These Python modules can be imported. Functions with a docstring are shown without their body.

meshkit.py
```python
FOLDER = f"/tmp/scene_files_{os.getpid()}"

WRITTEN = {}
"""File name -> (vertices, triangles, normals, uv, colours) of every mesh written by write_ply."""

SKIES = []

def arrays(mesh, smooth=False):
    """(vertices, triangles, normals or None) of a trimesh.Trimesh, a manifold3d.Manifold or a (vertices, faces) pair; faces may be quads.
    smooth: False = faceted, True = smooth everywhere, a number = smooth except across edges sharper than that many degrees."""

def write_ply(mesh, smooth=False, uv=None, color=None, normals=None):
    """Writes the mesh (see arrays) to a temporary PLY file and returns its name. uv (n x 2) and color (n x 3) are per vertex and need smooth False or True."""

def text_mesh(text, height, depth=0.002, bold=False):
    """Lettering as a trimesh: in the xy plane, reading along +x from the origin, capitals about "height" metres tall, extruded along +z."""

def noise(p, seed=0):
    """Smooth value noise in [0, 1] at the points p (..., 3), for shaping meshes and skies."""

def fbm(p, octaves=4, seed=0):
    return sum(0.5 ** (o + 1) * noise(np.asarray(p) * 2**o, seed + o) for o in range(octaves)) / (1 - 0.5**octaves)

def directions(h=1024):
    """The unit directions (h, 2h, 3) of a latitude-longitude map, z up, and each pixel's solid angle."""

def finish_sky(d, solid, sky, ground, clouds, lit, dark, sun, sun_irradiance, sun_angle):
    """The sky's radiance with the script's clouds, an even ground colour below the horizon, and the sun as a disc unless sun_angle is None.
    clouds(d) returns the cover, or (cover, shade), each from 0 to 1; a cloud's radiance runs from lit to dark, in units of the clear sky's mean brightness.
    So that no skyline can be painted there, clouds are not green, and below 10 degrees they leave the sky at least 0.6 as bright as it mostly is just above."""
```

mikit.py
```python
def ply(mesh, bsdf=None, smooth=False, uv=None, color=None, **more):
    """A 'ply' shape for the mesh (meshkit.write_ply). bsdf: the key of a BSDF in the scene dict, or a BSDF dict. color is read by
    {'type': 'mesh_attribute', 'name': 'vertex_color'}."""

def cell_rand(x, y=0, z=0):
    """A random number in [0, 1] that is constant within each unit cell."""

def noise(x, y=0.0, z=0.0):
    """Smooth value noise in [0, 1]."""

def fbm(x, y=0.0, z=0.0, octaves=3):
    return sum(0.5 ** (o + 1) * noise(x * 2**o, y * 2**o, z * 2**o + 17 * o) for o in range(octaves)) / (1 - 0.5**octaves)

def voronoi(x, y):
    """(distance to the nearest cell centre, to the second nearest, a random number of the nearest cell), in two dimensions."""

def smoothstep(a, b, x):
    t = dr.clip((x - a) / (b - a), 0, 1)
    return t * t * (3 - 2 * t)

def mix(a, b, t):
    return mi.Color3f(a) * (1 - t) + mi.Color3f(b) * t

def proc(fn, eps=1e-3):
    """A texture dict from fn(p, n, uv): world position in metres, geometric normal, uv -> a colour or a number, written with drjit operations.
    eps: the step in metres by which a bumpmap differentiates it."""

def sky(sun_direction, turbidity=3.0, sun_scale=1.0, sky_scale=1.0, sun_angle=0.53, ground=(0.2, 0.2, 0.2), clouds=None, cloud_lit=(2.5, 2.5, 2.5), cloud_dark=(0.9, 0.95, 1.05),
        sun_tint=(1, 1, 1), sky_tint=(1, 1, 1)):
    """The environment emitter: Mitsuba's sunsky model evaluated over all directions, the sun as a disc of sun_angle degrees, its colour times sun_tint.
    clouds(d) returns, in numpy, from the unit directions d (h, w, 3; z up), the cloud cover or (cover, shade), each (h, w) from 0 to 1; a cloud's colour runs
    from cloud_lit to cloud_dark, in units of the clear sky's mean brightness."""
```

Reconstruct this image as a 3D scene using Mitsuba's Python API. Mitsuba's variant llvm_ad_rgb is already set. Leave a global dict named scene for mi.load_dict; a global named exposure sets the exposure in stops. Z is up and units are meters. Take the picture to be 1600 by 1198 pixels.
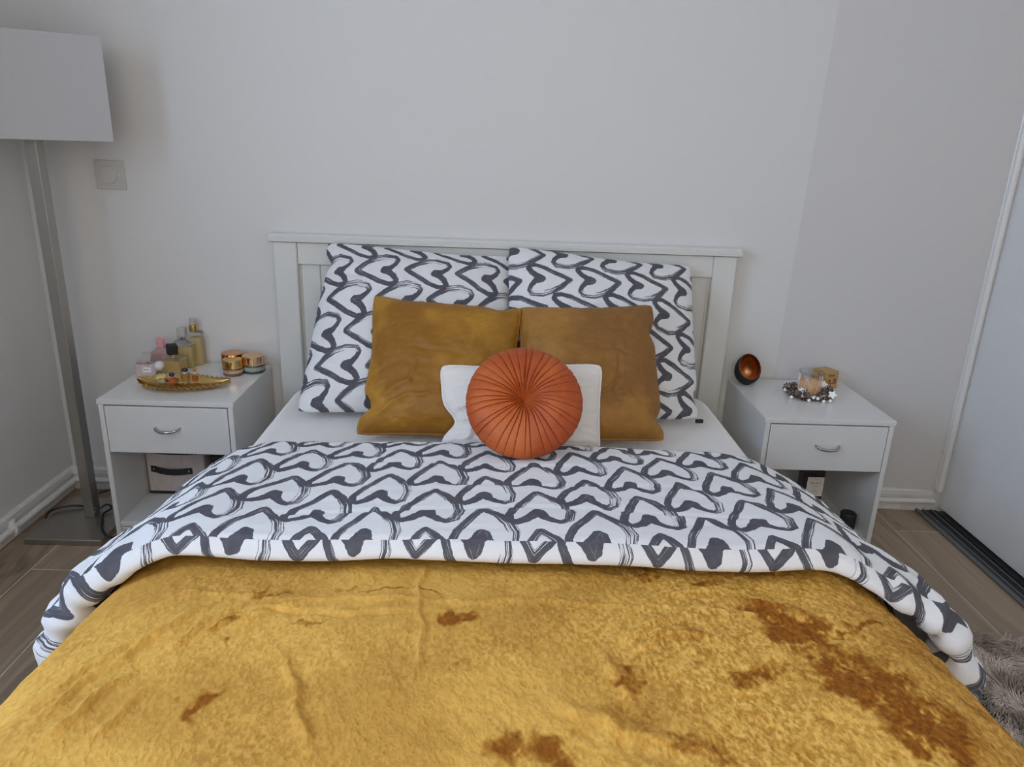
import math, random
import numpy as np, trimesh, manifold3d as m3
import drjit as dr
import mitsuba as mi
import mikit, meshkit
from mikit import proc, noise, fbm, smoothstep, mix, cell_rand

T = mi.ScalarTransform4f
rng = np.random.default_rng(7)
random.seed(7)
scene, labels = {}, {}

# ------------------------------------------------------------------ camera, sky, exposure
PITCH, YAW, ROLL, FPX = .318, .026, .037, 1156.454
CAM = np.array([-.0305, -2.480, 1.2571])
fw = np.array([math.sin(YAW)*math.cos(PITCH), math.cos(YAW)*math.cos(PITCH), -math.sin(PITCH)])
right = np.array([math.cos(YAW), -math.sin(YAW), 0.0])
up = np.cross(right, fw)
up = -math.sin(ROLL)*right + math.cos(ROLL)*up
scene['camera'] = {'type': 'perspective', 'fov': 2*math.degrees(math.atan(800/FPX)), 'fov_axis': 'x', 'near_clip': .02,
                   'to_world': T().look_at(origin=CAM.tolist(), target=(CAM+fw).tolist(), up=up.tolist())}


# daylight: a window in the left wall beside the foot of the bed looks at the blue sky; the glazed door behind the camera at a pale
# house front above and the street below
BLUE_SKY, FACADE_LIGHT, STREET_LIGHT = (5.3, 6.9, 9.4), (3.55, 3.18, 2.70), (2.0, 1.75, 1.4)
exposure = 0.0

# ------------------------------------------------------------------ helpers


def add(key, mesh, bsdf, smooth=30, uv=None, label=None, category=None, group=None, kind=None, emitter=None):
    k, n = key, 0
    while k in scene:
        n += 1
        k = f'{key}_{n:03d}'
    if uv is not None and smooth not in (True, False):
        smooth = True
    scene[k] = mikit.ply(mesh, bsdf, smooth=smooth, uv=uv)
    describe(k, label, category, group, kind)
    return k


def describe(k, label=None, category=None, group=None, kind=None):
    d = {n: v for n, v in (('label', label), ('category', category), ('group', group), ('kind', kind)) if v}
    if d:
        labels.setdefault(k, {}).update(d)


used_names = set()


def thing(name, label, category, group=None):
    k, n = name, 0
    while k in used_names:
        n += 1
        k = f'{name}_{n:03d}'
    used_names.add(k)
    describe(k, label, category, group)
    return k


def cat(*ms):
    vs, fs, o = [], [], 0
    for m in ms:
        v, f, _ = meshkit.arrays(m)
        vs.append(v); fs.append(f+o); o += len(v)
    return trimesh.Trimesh(np.vstack(vs), np.vstack(fs), process=False)


def move(m, t=(0, 0, 0), rz=0, rx=0, ry=0, s=1):
    v, f, _ = meshkit.arrays(m)
    v = v*s
    for a, (i, j) in ((rx, (1, 2)), (ry, (2, 0)), (rz, (0, 1))):
        if a:
            c, q = math.cos(a), math.sin(a)
            w = v.copy(); w[:, i] = c*v[:, i]-q*v[:, j]; w[:, j] = q*v[:, i]+c*v[:, j]; v = w
    return trimesh.Trimesh(v+np.array(t), f, process=False)


def hull(pts):
    return m3.Manifold.hull_points(np.asarray(pts, np.float64))


def box(x0, x1, y0, y1, z0, z1, b=.002):
    b = min(b, .45*min(x1-x0, y1-y0, z1-z0))
    pts = []
    for x, sx in ((x0, 1), (x1, -1)):
        for y, sy in ((y0, 1), (y1, -1)):
            for z, sz in ((z0, 1), (z1, -1)):
                pts += [(x+sx*b, y+sy*b, z), (x+sx*b, y, z+sz*b), (x, y+sy*b, z+sz*b)]
    return hull(pts)


def rbox(x0, x1, y0, y1, z0, z1, r, n=10):
    """A box with rounded edges."""
    s = trimesh.creation.icosphere(2, r).vertices
    pts = [s + np.array([x, y, z]) for x in (x0+r, x1-r) for y in (y0+r, y1-r) for z in (z0+r, z1-r)]
    return hull(np.vstack(pts))


def lathe(prof, n=40, at=(0, 0, 0), jitter=None):
    """Revolve (r, z) points; closed if it starts and ends on the axis."""
    prof = np.array(prof, float)
    a = np.arange(n)/n*2*np.pi
    v = np.stack([prof[:, None, 0]*np.cos(a), prof[:, None, 0]*np.sin(a), np.repeat(prof[:, 1:2], n, 1)], -1)
    k = len(prof)
    i, j = np.meshgrid(np.arange(k-1), np.arange(n), indexing='ij')
    f = np.stack([i*n+j, i*n+(j+1) % n, (i+1)*n+(j+1) % n, (i+1)*n+j], -1).reshape(-1, 4)
    v, f, _ = meshkit.arrays((v.reshape(-1, 3), f))
    m = trimesh.Trimesh(v+np.array(at), f, process=True)
    m.update_faces(m.nondegenerate_faces())
    if m.volume < 0:
        m.invert()
    return m


def tube(path, r, n=10, closed=False):
    p = np.array(path, float)
    k = len(p)
    t = np.roll(p, -1, 0)-np.roll(p, 1, 0) if closed else np.gradient(p, axis=0)
    t /= np.linalg.norm(t, axis=1, keepdims=True)+1e-12
    a = np.cross(t[0], [0, 0, 1.]) if abs(t[0, 2]) < .9 else np.cross(t[0], [1., 0, 0])
    r = np.broadcast_to(r, (k,))
    ring = []
    ang = np.arange(n)/n*2*np.pi
    for i in range(k):
        a = a-t[i]*(a@t[i]); a /= np.linalg.norm(a)+1e-12
        b = np.cross(t[i], a)
        ring.append(p[i]+r[i]*(np.cos(ang)[:, None]*a+np.sin(ang)[:, None]*b))
    v = np.vstack(ring)
    f = []
    m = k if closed else k-1
    i, j = np.meshgrid(np.arange(m), np.arange(n), indexing='ij')
    i2 = (i+1) % k
    f = np.stack([i*n+j, i*n+(j+1) % n, i2*n+(j+1) % n, i2*n+j], -1).reshape(-1, 4)
    v, f, _ = meshkit.arrays((v, f))
    if not closed:
        c0, c1 = len(v), len(v)+1
        v = np.vstack([v, p[0], p[-1]])
        jj = np.arange(n)
        f = np.vstack([f, np.stack([jj*0+c0, (jj+1) % n, jj], 1), np.stack([jj*0+c1, (k-1)*n+jj, (k-1)*n+(jj+1) % n], 1)])
    m = trimesh.Trimesh(v, f, process=False)
    if m.volume < 0:
        m.invert()
    return m


def grid_faces(nu, nv):
    i, j = np.meshgrid(np.arange(nu-1), np.arange(nv-1), indexing='ij')
    return np.stack([i*nv+j, (i+1)*nv+j, (i+1)*nv+j+1, i*nv+j+1], -1).reshape(-1, 4)


def spline(pts, n, closed=False):
    from scipy.interpolate import CubicSpline
    p = np.array(pts, float)
    if closed:
        p = np.vstack([p, p[:1]])
    d = np.r_[0, np.cumsum(np.linalg.norm(np.diff(p, axis=0), axis=1))]
    return CubicSpline(d, p, bc_type='periodic' if closed else 'natural')(np.linspace(0, d[-1], n, endpoint=not closed))


def normals_of(v, f):
    t = np.vstack([f[:, [0, 1, 2]], f[:, [0, 2, 3]]])
    fn = np.cross(v[t[:, 1]]-v[t[:, 0]], v[t[:, 2]]-v[t[:, 0]])
    n = np.zeros_like(v)
    for k in range(3):
        np.add.at(n, t[:, k], fn)
    return n/(np.linalg.norm(n, axis=1, keepdims=True)+1e-12)


def shell(top, thick):
    """A sheet (nu, nv, 3) given thickness away from its normal; returns verts, quads; the first nu*nv verts are the outer face."""
    nu, nv, _ = top.shape
    f = grid_faces(nu, nv)
    v = top.reshape(-1, 3)
    n = normals_of(v, f)
    w = v-n*np.broadcast_to(np.asarray(thick, float), (nu, nv)).reshape(-1, 1)
    N = nu*nv
    rim = np.r_[np.arange(nv), np.arange(1, nu)*nv+nv-1, (nu-1)*nv+np.arange(nv-2, -1, -1), np.arange(nu-2, 0, -1)*nv]
    nxt = np.roll(rim, -1)
    side = np.stack([rim, rim+N, nxt+N, nxt], 1)
    return np.vstack([v, w]), np.vstack([f, f[:, ::-1]+N, side[:, ::-1]])


# ------------------------------------------------------------------ materials


def P(color, rough=.5, spec=.5, **k):
    c = {'type': 'rgb', 'value': list(color)} if isinstance(color, (tuple, list)) else color
    return {'type': 'principled', 'base_color': c, 'roughness': rough, 'specular': spec, **k}


def two(b):
    return {'type': 'twosided', 'bsdf': b}


def bump(b, fn, scale, eps=1e-3):
    return {'type': 'bumpmap', 'tex': proc(fn, eps), 'bsdf': b, 'scale': scale}


def mat(name, b):
    scene['mat_'+name] = b
    return 'mat_'+name


M = {}
M['wall'] = mat('wall', two(bump({'type': 'diffuse', 'reflectance': {'type': 'rgb', 'value': [.60, .60, .60]}},
                               lambda p, n, uv: fbm(p.x*260, p.y*260, p.z*260, 2), .0003, 6e-4)))
M['shaded_wall'] = mat('shaded_wall', two(bump({'type': 'diffuse', 'reflectance': {'type': 'rgb', 'value': [.55, .545, .55]}},
                               lambda p, n, uv: fbm(p.x*260, p.y*260, p.z*260, 2), .0003, 6e-4)))  # wall paint darkened, the shadow on the right part is in this colour
M['ceiling'] = mat('ceiling', two({'type': 'diffuse', 'reflectance': {'type': 'rgb', 'value': [.68, .68, .67]}}))
M['trim'] = mat('trim', two(P((.62, .62, .615), .35)))
M['door'] = mat('door', two(P((.64, .655, .67), .22)))
M['lacquer'] = mat('lacquer', two(P((.58, .585, .58), .22)))
M['bed_paint'] = mat('bed_paint', two(P((.565, .57, .55), .38)))
M['steel'] = mat('steel', two(bump(P((.45, .43, .40), .34, metallic=1.0), lambda p, n, uv: noise(p.x*900, p.y*900, p.z*14), .00012, 4e-4)))
M['chrome'] = mat('chrome', P((.42, .43, .45), .12, metallic=1.0))
M['aluminium'] = mat('aluminium', two(P((.22, .23, .24), .4, metallic=.8)))
M['black'] = mat('black', two(P((.012, .012, .013), .5)))
M['matte_black'] = mat('matte_black', two(P((.012, .011, .012), .65)))
M['cable'] = mat('cable', P((.01, .01, .01), .45))
M['switch'] = mat('switch', P((.46, .45, .44), .35))
M['shade'] = mat('shade', two(bump({'type': 'diffuse', 'reflectance': {'type': 'rgb', 'value': [.42, .42, .435]}},
                                 lambda p, n, uv: noise(p.x*900, p.y*900, p.z*900), .0003, 5e-4)))
M['sheet'] = mat('sheet', two(P((.72, .71, .70), .8, .2)))
M['white_velvet'] = mat('white_velvet', two(P((.66, .64, .62), .7, .2, sheen=.2)))

# -- the brush-stroke heart print. u runs across a heart (to its dry-brushed lobe), v towards its tip, in metres.
PA, PB, HL, HB_ = .155, .216, .142, 1.16
SOLID = [((-.145, -.03), .066), ((-.275, -.085), .070), ((-.377, -.174), .062), ((-.440, -.275), .055), ((-.406, -.345), .050), ((-.275, -.362), .048),
         ((-.07, -.29), .052), ((.145, -.167), .052), ((.348, -.065), .052), ((.45, 0.0), .056)]
DRY = [((-.165, .005), .064), ((-.304, .03), .062), ((-.406, .13), .048), ((-.450, .225), .046), ((-.377, .305), .064), ((-.145, .335), .078),
       ((.07, .285), .072), ((.26, .175), .060), ((.44, .015), .054)]
SEGS = []
for pts, dry in ((SOLID, 0), (DRY, 1)):
    s = 0.0
    for (a, wa), (b, wb) in zip(pts[:-1], pts[1:]):
        L = math.dist(a, b)
        SEGS.append((a, b, wa, wb, s, L, dry)); s += L


def heart_ink(u, v):
    """0 to 1: how much ink of the hearts lies at (u, v)."""
    u = u + .006*(noise(u*16+5, v*16, 1.5)-.5)
    v = v + .006*(noise(u*16, v*16+9, 7.5)-.5)
    ink = mi.Float(0)
    for k in (0, 1):
        x, y = u/PB + .5*k, v/PA + .5*k
        ix, iy = dr.floor(x), dr.floor(y)
        rot = (cell_rand(ix, iy, 11+k)-.5)*.16
        b0, a0 = (x-ix-.5)*PB/HL/HB_, (y-iy-.5)*PA/HL
        a, b = a0 + rot*b0, (b0 - rot*a0)*(.96+.12*cell_rand(ix, iy, 21+k))
        best, across, along, dryness = mi.Float(9), mi.Float(0), mi.Float(0), mi.Float(0)
        for (p, q, wp, wq, s0, L, dry) in SEGS:
            ex, ey = (q[0]-p[0])/L, (q[1]-p[1])/L
            dx, dy = a-p[0], b-p[1]
            t = dr.clip(dx*ex+dy*ey, 0, L)
            cx, cy = dx-t*ex, dy-t*ey
            w = (wp+(wq-wp)*t/L)*1.05
            m = dr.sqrt(cx*cx+cy*cy)/w
            near = m < best
            side = (dx*ey-dy*ex)*(1 if dry else -1)/w
            best = dr.select(near, m, best)
            across = dr.select(near, side, across)
            along = dr.select(near, s0+t, along)
            dd = .10 if not dry else 1.0
            if dry:
                frac = (s0+t)
                dryv = .78*smoothstep(.25, .55, frac)*(1-.6*smoothstep(.80, 1.15, frac))
            else:
                dryv = .30*smoothstep(.45, .8, s0+t)
            dryness = dr.select(near, dryv, dryness)
        edge = best + .16*(noise(along*26+3*ix, across*3, 2.0+k)-.5)
        body = 1-smoothstep(.93, 1.03, edge)
        streak = noise(across*7.5+ix*3, along*2.2, 4+k)*.7+noise(across*14+iy*5, along*6, 9+k)*.3
        gap = smoothstep(.0, .12, dryness*(.27+.26*dr.maximum(across, 0)+.06*dr.abs(across)) + .08 - streak*.62 - .0)
        ink = dr.maximum(ink, body*(1-gap))
    return ink


def heart_fabric(p, n, uv):
    k = heart_ink(uv.x, uv.y)
    weave = .97+.06*noise(uv.x*700, uv.y*700, .5)
    base = mi.Color3f(.665, .672, .69)*weave
    dark = mi.Color3f(.080, .080, .096)*(.9+.3*noise(uv.x*90, uv.y*90, 3.0))
    return mix(base, dark, k)


M['hearts'] = mat('hearts', two(P(proc(heart_fabric), .8, .2)))


def velvet(name, base, light, freq=9.0, seed=0.0):
    def fn(p, n, uv):
        k = fbm(p.x*freq+seed, p.y*freq, p.z*freq, 4)
        fine = noise(p.x*420, p.y*420, p.z*420)
        return mix(base, light, smoothstep(.38, .68, k))*(.9+.2*fine)
    return mat(name, two(bump(P(proc(fn), .52, .35, sheen=.22, sheen_tint=.6), lambda p, n, uv: noise(p.x*600, p.y*600, p.z*600), .0004, 6e-4)))


M['gold_velvet'] = velvet('gold_velvet', (.24, .100, .008), (.36, .175, .018), 7.0)
M['brown_velvet'] = velvet('brown_velvet', (.21, .095, .020), (.325, .155, .032), 8.0, 4.0)
M['rust_velvet'] = velvet('rust_velvet', (.33, .060, .013), (.44, .105, .024), 9.0, 9.0)

# dark patches of the plush pile brushed the other way: centre x, y, size x, size y, turn, strength
PATCH = [(.50, -1.435, .06, .10, .35, 1.1), (.46, -1.36, .04, .05, .2, 1.0), (.54, -1.56, .07, .07, .7, 1.1), (.60, -1.66, .05, .09, .5, 1.1), (.40, -1.55, .06, .025, .2, .8),
         (.38, -1.28, .08, .02, .3, .75), (.27, -1.25, .03, .02, .2, .7), (.62, -1.42, .07, .012, .25, .9), (-.06, -1.42, .028, .03, .6, 1.0),
         (-.44, -1.62, .018, .028, 0, .95), (.18, -1.57, .012, .04, .15, .8), (.05, -1.72, .07, .05, .3, .85), (.26, -1.70, .06, .03, .2, .7),
         (-.33, -1.44, .06, .012, .5, .6), (-.45, -1.46, .05, .02, .6, .6), (-.22, -1.345, .20, .008, 0, .55), (.30, -1.45, .02, .05, .3, .6), (.72, -1.62, .03, .08, .6, .7),
         (-.08, -1.55, .05, .025, .2, .5), (-.42, -1.345, .06, .012, .1, .6)]


def plush(p, n, uv):
    x = p.x + .085*(fbm(p.x*20, p.y*20, 1.0, 4)-.5)+.02*(noise(p.x*75, p.y*60, 3.0)-.5)
    y = p.y + .085*(fbm(p.x*20, p.y*20, 8.0, 4)-.5)+.02*(noise(p.x*75, p.y*60, 6.0)-.5)
    m = mi.Float(0)
    for cx, cy, sx, sy, a, s in PATCH:
        c, q = math.cos(a), math.sin(a)
        dx, dy = x-cx, y-cy
        m = dr.maximum(m, s*dr.exp(-(dr.square((dx*c+dy*q)/sx)+dr.square((dy*c-dx*q)/sy))))
    ragged = fbm(p.x*38, p.y*30, p.z*38, 4)+.5*(noise(p.x*190, p.y*120, p.z*150)-.5)
    hair = noise((p.x*.8+p.y*.6)*95, (p.y*.8-p.x*.6)*420, p.z*200)
    f = m*(.10+1.60*ragged)+.22*(hair-.5)*m
    half, full = smoothstep(.20, .55, f), smoothstep(.46, .80, f)
    right_side = smoothstep(-.1, .35, x)
    crush = fbm(p.x*11+3, p.y*9, p.z*9, 4)+.22*(ragged-.5)+.10*(hair-.5)
    loose = smoothstep(.54, .72, crush)*(.16+.34*right_side)
    deep = smoothstep(.63, .76, crush)*right_side*.55
    tuft = smoothstep(.18, .82, noise(p.x*205, p.y*130, p.z*170)*.62+noise(p.x*400, p.y*280, p.z*330)*.38)
    fluff = dr.clip(.30+.50*right_side+.9*(fbm(p.x*6+9, p.y*6, p.z*6, 3)-.5), .22, .95)
    tuft = .5+(tuft-.5)*fluff
    clump = smoothstep(.52, .74, fbm(p.x*46+2, p.y*34, p.z*40, 3))*(.06+.34*right_side)
    lay = smoothstep(.36, .64, fbm(p.x*5.5, p.y*5.5, p.z*5.5+2, 4))
    c = mix(mix(mi.Color3f(.33, .155, .022), mi.Color3f(.66, .38, .085), tuft), mix(mi.Color3f(.46, .23, .030), mi.Color3f(.79, .49, .125), tuft), lay)
    brown = mix(mi.Color3f(.26, .100, .010), mi.Color3f(.44, .205, .030), tuft)
    dark = mix(mi.Color3f(.17, .050, .005), mi.Color3f(.32, .115, .012), tuft)
    c = mix(c, brown, dr.clip(dr.maximum(dr.maximum(half*.9, loose), clump), 0, 1))
    return mix(c, dark, dr.clip(dr.maximum(full, deep), 0, 1))


def plush_height(p, n, uv):
    return smoothstep(.18, .82, noise(p.x*205, p.y*130, p.z*170)*.62+noise(p.x*400, p.y*280, p.z*330)*.38)


M['plush'] = mat('plush', two(bump(P(proc(plush), .75, .15, sheen=.3, sheen_tint=.7), plush_height, .0013, 6e-4)))


def tile_wood(p, n, uv):
    # uv: position on the tile in metres, offset per tile
    r = cell_rand(dr.floor(uv.x/10), dr.floor(uv.y/10), 3)
    x, y = uv.x+r*37, uv.y
    warp = fbm(x*9, y*2.2, r*10, 3)
    rings = noise(x*95+warp*14, y*2.5, r*20)
    streak = fbm(x*160, y*5, r*30, 3)
    knot = smoothstep(.66, .80, fbm(x*14, y*4.0, r*9+4, 3))
    c = mix(mi.Color3f(.215, .160, .112), mi.Color3f(.34, .265, .195), .55*rings+.45*streak)
    c = mix(c, mi.Color3f(.085, .062, .046), knot*.7)
    c = c*(.72+.56*noise(x*46+warp*6, y*1.6, r*8))
    return c*(.82+.34*r)


M['tile'] = mat('tile', P(proc(tile_wood), .42, .4))
M['grout'] = mat('grout', P((.50, .46, .41), .8))

# ------------------------------------------------------------------ the room
XL, XR, YR, ZC = -1.548, 1.665, -3.0, 2.50
FX, FZ0, FX2, FZ2 = .946, 0.0, 1.003, ZC            # added fold at the painted shadow edge of the back wall, leaning a little
S = 'structure'
back = trimesh.Trimesh(*meshkit.arrays(hull([(XL-.1, y, z) for y in (0, .12) for z in (0, ZC)] + [(FX, y, 0) for y in (0, .12)] + [(FX2, y, ZC) for y in (0, .12)]))[:2])
add('wall_back', back, M['wall'], False, kind=S, label='white painted wall behind the headboard')
add('wall_back_shaded', hull([(FX, 0, 0), (FX2, 0, ZC), (FX, .12, 0), (FX2, .12, ZC), (XR+.1, -.045, 0), (XR+.1, -.045, ZC), (XR+.1, .12, 0), (XR+.1, .12, ZC)]), M['shaded_wall'], False, kind=S,  # same wall, turned slightly and painted darker in place of a cast shadow
    label='right part of the back wall with its shadow painted in, behind the right bedside table')
LY0, LY1, LZ0, LZ1 = -2.82, -1.52, .95, 2.25
add('wall_left', cat(box(XL-.12, XL, YR, LY0, 0, ZC, 0), box(XL-.12, XL, LY1, 0, 0, ZC, 0), box(XL-.12, XL, LY0, LY1, 0, LZ0, 0), box(XL-.12, XL, LY0, LY1, LZ1, ZC, 0)), M['wall'], False, kind=S, label='white wall on the left behind the floor lamp')
add('wall_right', box(XR+.06, XR+.18, YR, 0, 0, ZC, 0), M['wall'], False, kind=S)
WX0, WX1, WZ0, WZ1, WZM = -.70, .90, .10, 2.35, 1.15
add('wall_rear', cat(box(XL-.12, WX0, YR-.2, YR, 0, ZC, 0), box(WX1, XR+.18, YR-.2, YR, 0, ZC, 0), box(WX0, WX1, YR-.2, YR, WZ1, ZC, 0), box(WX0, WX1, YR-.2, YR, 0, WZ0, 0)), M['wall'], False, kind=S)
add('ceiling', box(XL-.12, XR+.18, YR-.2, .12, ZC, ZC+.1, 0), M['ceiling'], False, kind=S)
fr = .05
wm = (WX0+WX1)/2
add('window_1', cat(box(WX0, WX0+fr, YR-.07, YR-.01, WZ0, WZ1), box(WX1-fr, WX1, YR-.07, YR-.01, WZ0, WZ1), box(WX0+fr, WX1-fr, YR-.07, YR-.01, WZ1-fr, WZ1),
                    box(WX0+fr, WX1-fr, YR-.07, YR-.01, WZ0, WZ0+fr), box(wm-.03, wm+.03, YR-.07, YR-.01, WZ0+fr, WZM-.025), box(wm-.03, wm+.03, YR-.07, YR-.01, WZM+.025, WZ1-fr),
                    box(WX0+fr, WX1-fr, YR-.07, YR-.01, WZM-.025, WZM+.025)), M['trim'], 30, kind=S)
for xa, xb in ((WX0+fr, wm-.03), (wm+.03, WX1-fr)):
    for za, zb, em in ((WZ0+fr, WZM-.025, STREET_LIGHT), (WZM+.025, WZ1-fr, FACADE_LIGHT)):
        k = add('window_1__pane', trimesh.Trimesh([(xa, YR-.05, za), (xb, YR-.05, za), (xb, YR-.05, zb), (xa, YR-.05, zb)], [(0, 2, 1), (0, 3, 2)], process=False), None, False)
        scene[k]['emitter'] = {'type': 'area', 'radiance': {'type': 'rgb', 'value': list(em)}}

lm = (LY0+LY1)/2
add('window_2', cat(box(XL-.09, XL-.03, LY0, LY0+fr, LZ0, LZ1), box(XL-.09, XL-.03, LY1-fr, LY1, LZ0, LZ1), box(XL-.09, XL-.03, LY0+fr, LY1-fr, LZ0, LZ0+fr),
                    box(XL-.09, XL-.03, LY0+fr, LY1-fr, LZ1-fr, LZ1), box(XL-.09, XL-.03, lm-.035, lm+.035, LZ0+fr, LZ1-fr)), M['trim'], 30, kind=S)
for ya, yb in ((LY0+fr, lm-.035), (lm+.035, LY1-fr)):
    k = add('window_2__pane', trimesh.Trimesh([(XL-.07, ya, LZ0+fr), (XL-.07, yb, LZ0+fr), (XL-.07, yb, LZ1-fr), (XL-.07, ya, LZ1-fr)], [(0, 1, 2), (0, 2, 3)], process=False), None, False)
    scene[k]['emitter'] = {'type': 'area', 'radiance': {'type': 'rgb', 'value': list(BLUE_SKY)}}

# floor of wood-look tiles, each one its own piece
add('floor', box(XL-.12, XR+.18, YR-.2, .12, -.05, -.0007, 0), M['grout'], False, kind=S, label='floor of grey-brown wood-look tiles with pale joints')
TW, TLEN, GX = .1987, 1.20, -1.385
col = 0
x = GX-TW
while x < XR+.06:
    off = {-1: -.35, 0: -.55, 1: -.782, 2: -.3, 14: -.19, 15: -.62}.get(col-1, -(.17+.41*col) % 1.2 - .05)
    y = off
    while y < .05:
        y += TLEN
    while y > YR:
        y0, y1 = max(y-TLEN, YR)+.0016, min(y, -.001)-.0016
        x0, x1 = max(x, XL)+.0016, min(x+TW, XR+.06)-.0016
        if y1-y0 > .01 and x1-x0 > .01:
            m = box(x0, x1, y0, y1, -.008, 0, .0008)
            v, f, _ = meshkit.arrays(m)
            ti, tj = col, int(round((y-off)/TLEN))+5
            mesh = trimesh.graph.smooth_shade(trimesh.Trimesh(v, f, process=False), angle=.3, facet_minarea=None)
            v = np.array(mesh.vertices)
            uv = np.stack([ti*10+1+v[:, 0]-x0, tj*10+1+v[:, 1]-y0], 1)
            add('floor__tile', mesh, M['tile'], True, uv)
        y -= TLEN
    x += TW
    col += 1

# baseboards with the heating pipe that runs along them
BH = .088
add('baseboard_back', cat(box(XL+.014, 1.612, -.030, 0, 0, BH, .003), box(XL+.014, 1.612, -.036, 0, BH-.028, BH-.002, .004)), M['trim'], 30, kind=S, label='white baseboard along the back wall')
add('baseboard_back__pipe', tube([(XL+.03, -.042, .045), (1.606, -.042, .045)], .0105, 14), M['trim'], 40)
add('baseboard_left', cat(box(XL, XL+.013, YR, -.0, 0, BH, .003), box(XL, XL+.018, YR, -.0, BH-.028, BH-.002, .004)), M['trim'], 30, kind=S, label='white baseboard along the left wall')
add('baseboard_left__pipe', tube([(XL+.026, YR+.02, .045), (XL+.026, -.03, .045)], .0105, 14), M['trim'], 40)
cl = cat(box(XL+.010, XL+.040, -.405, -.385, .030, .060, .004), box(XL+.014, XL+.034, -.400, -.390, .056, .070, .003), box(XL+.014, XL+.034, -.400, -.390, .020, .034, .003),
         lathe([(0, 0), (.005, 0), (.005, .006), (0, .006)], 12, (XL+.03, -.395, .070)))
add('baseboard_left__pipe_clip', cl, M['trim'], 30)

# sliding door of the wardrobe on the right
DX = 1.628
add('door_1', box(DX, DX+.022, -1.75, -.035, .022, 2.45, .003), M['door'], 30, kind=S, label='white sliding wardrobe door on the right')
add('door_1__jamb', cat(box(1.600, 1.660, -.050, -.018, .090, 2.48, .006), tube([(1.612, -.052, .090), (1.612, -.052, 2.48)], .011, 12)), M['trim'], 35)
add('door_1__track', cat(box(1.548, 1.562, -2.2, -.03, 0, .009, .003), box(1.562, 1.70, -2.2, -.03, 0, .003, .001), box(1.575, 1.580, -2.2, -.03, .003, .010, .001), box(1.603, 1.608, -2.2, -.03, .003, .010, .001)), M['aluminium'], 30,
    label='dark grey aluminium floor track of the sliding door')
add('door_1__slot', cat(box(1.581, 1.602, -2.2, -.03, .003, .0045, .0003), box(1.609, 1.627, -2.2, -.03, .003, .0045, .0003)), M['black'], False)

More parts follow.
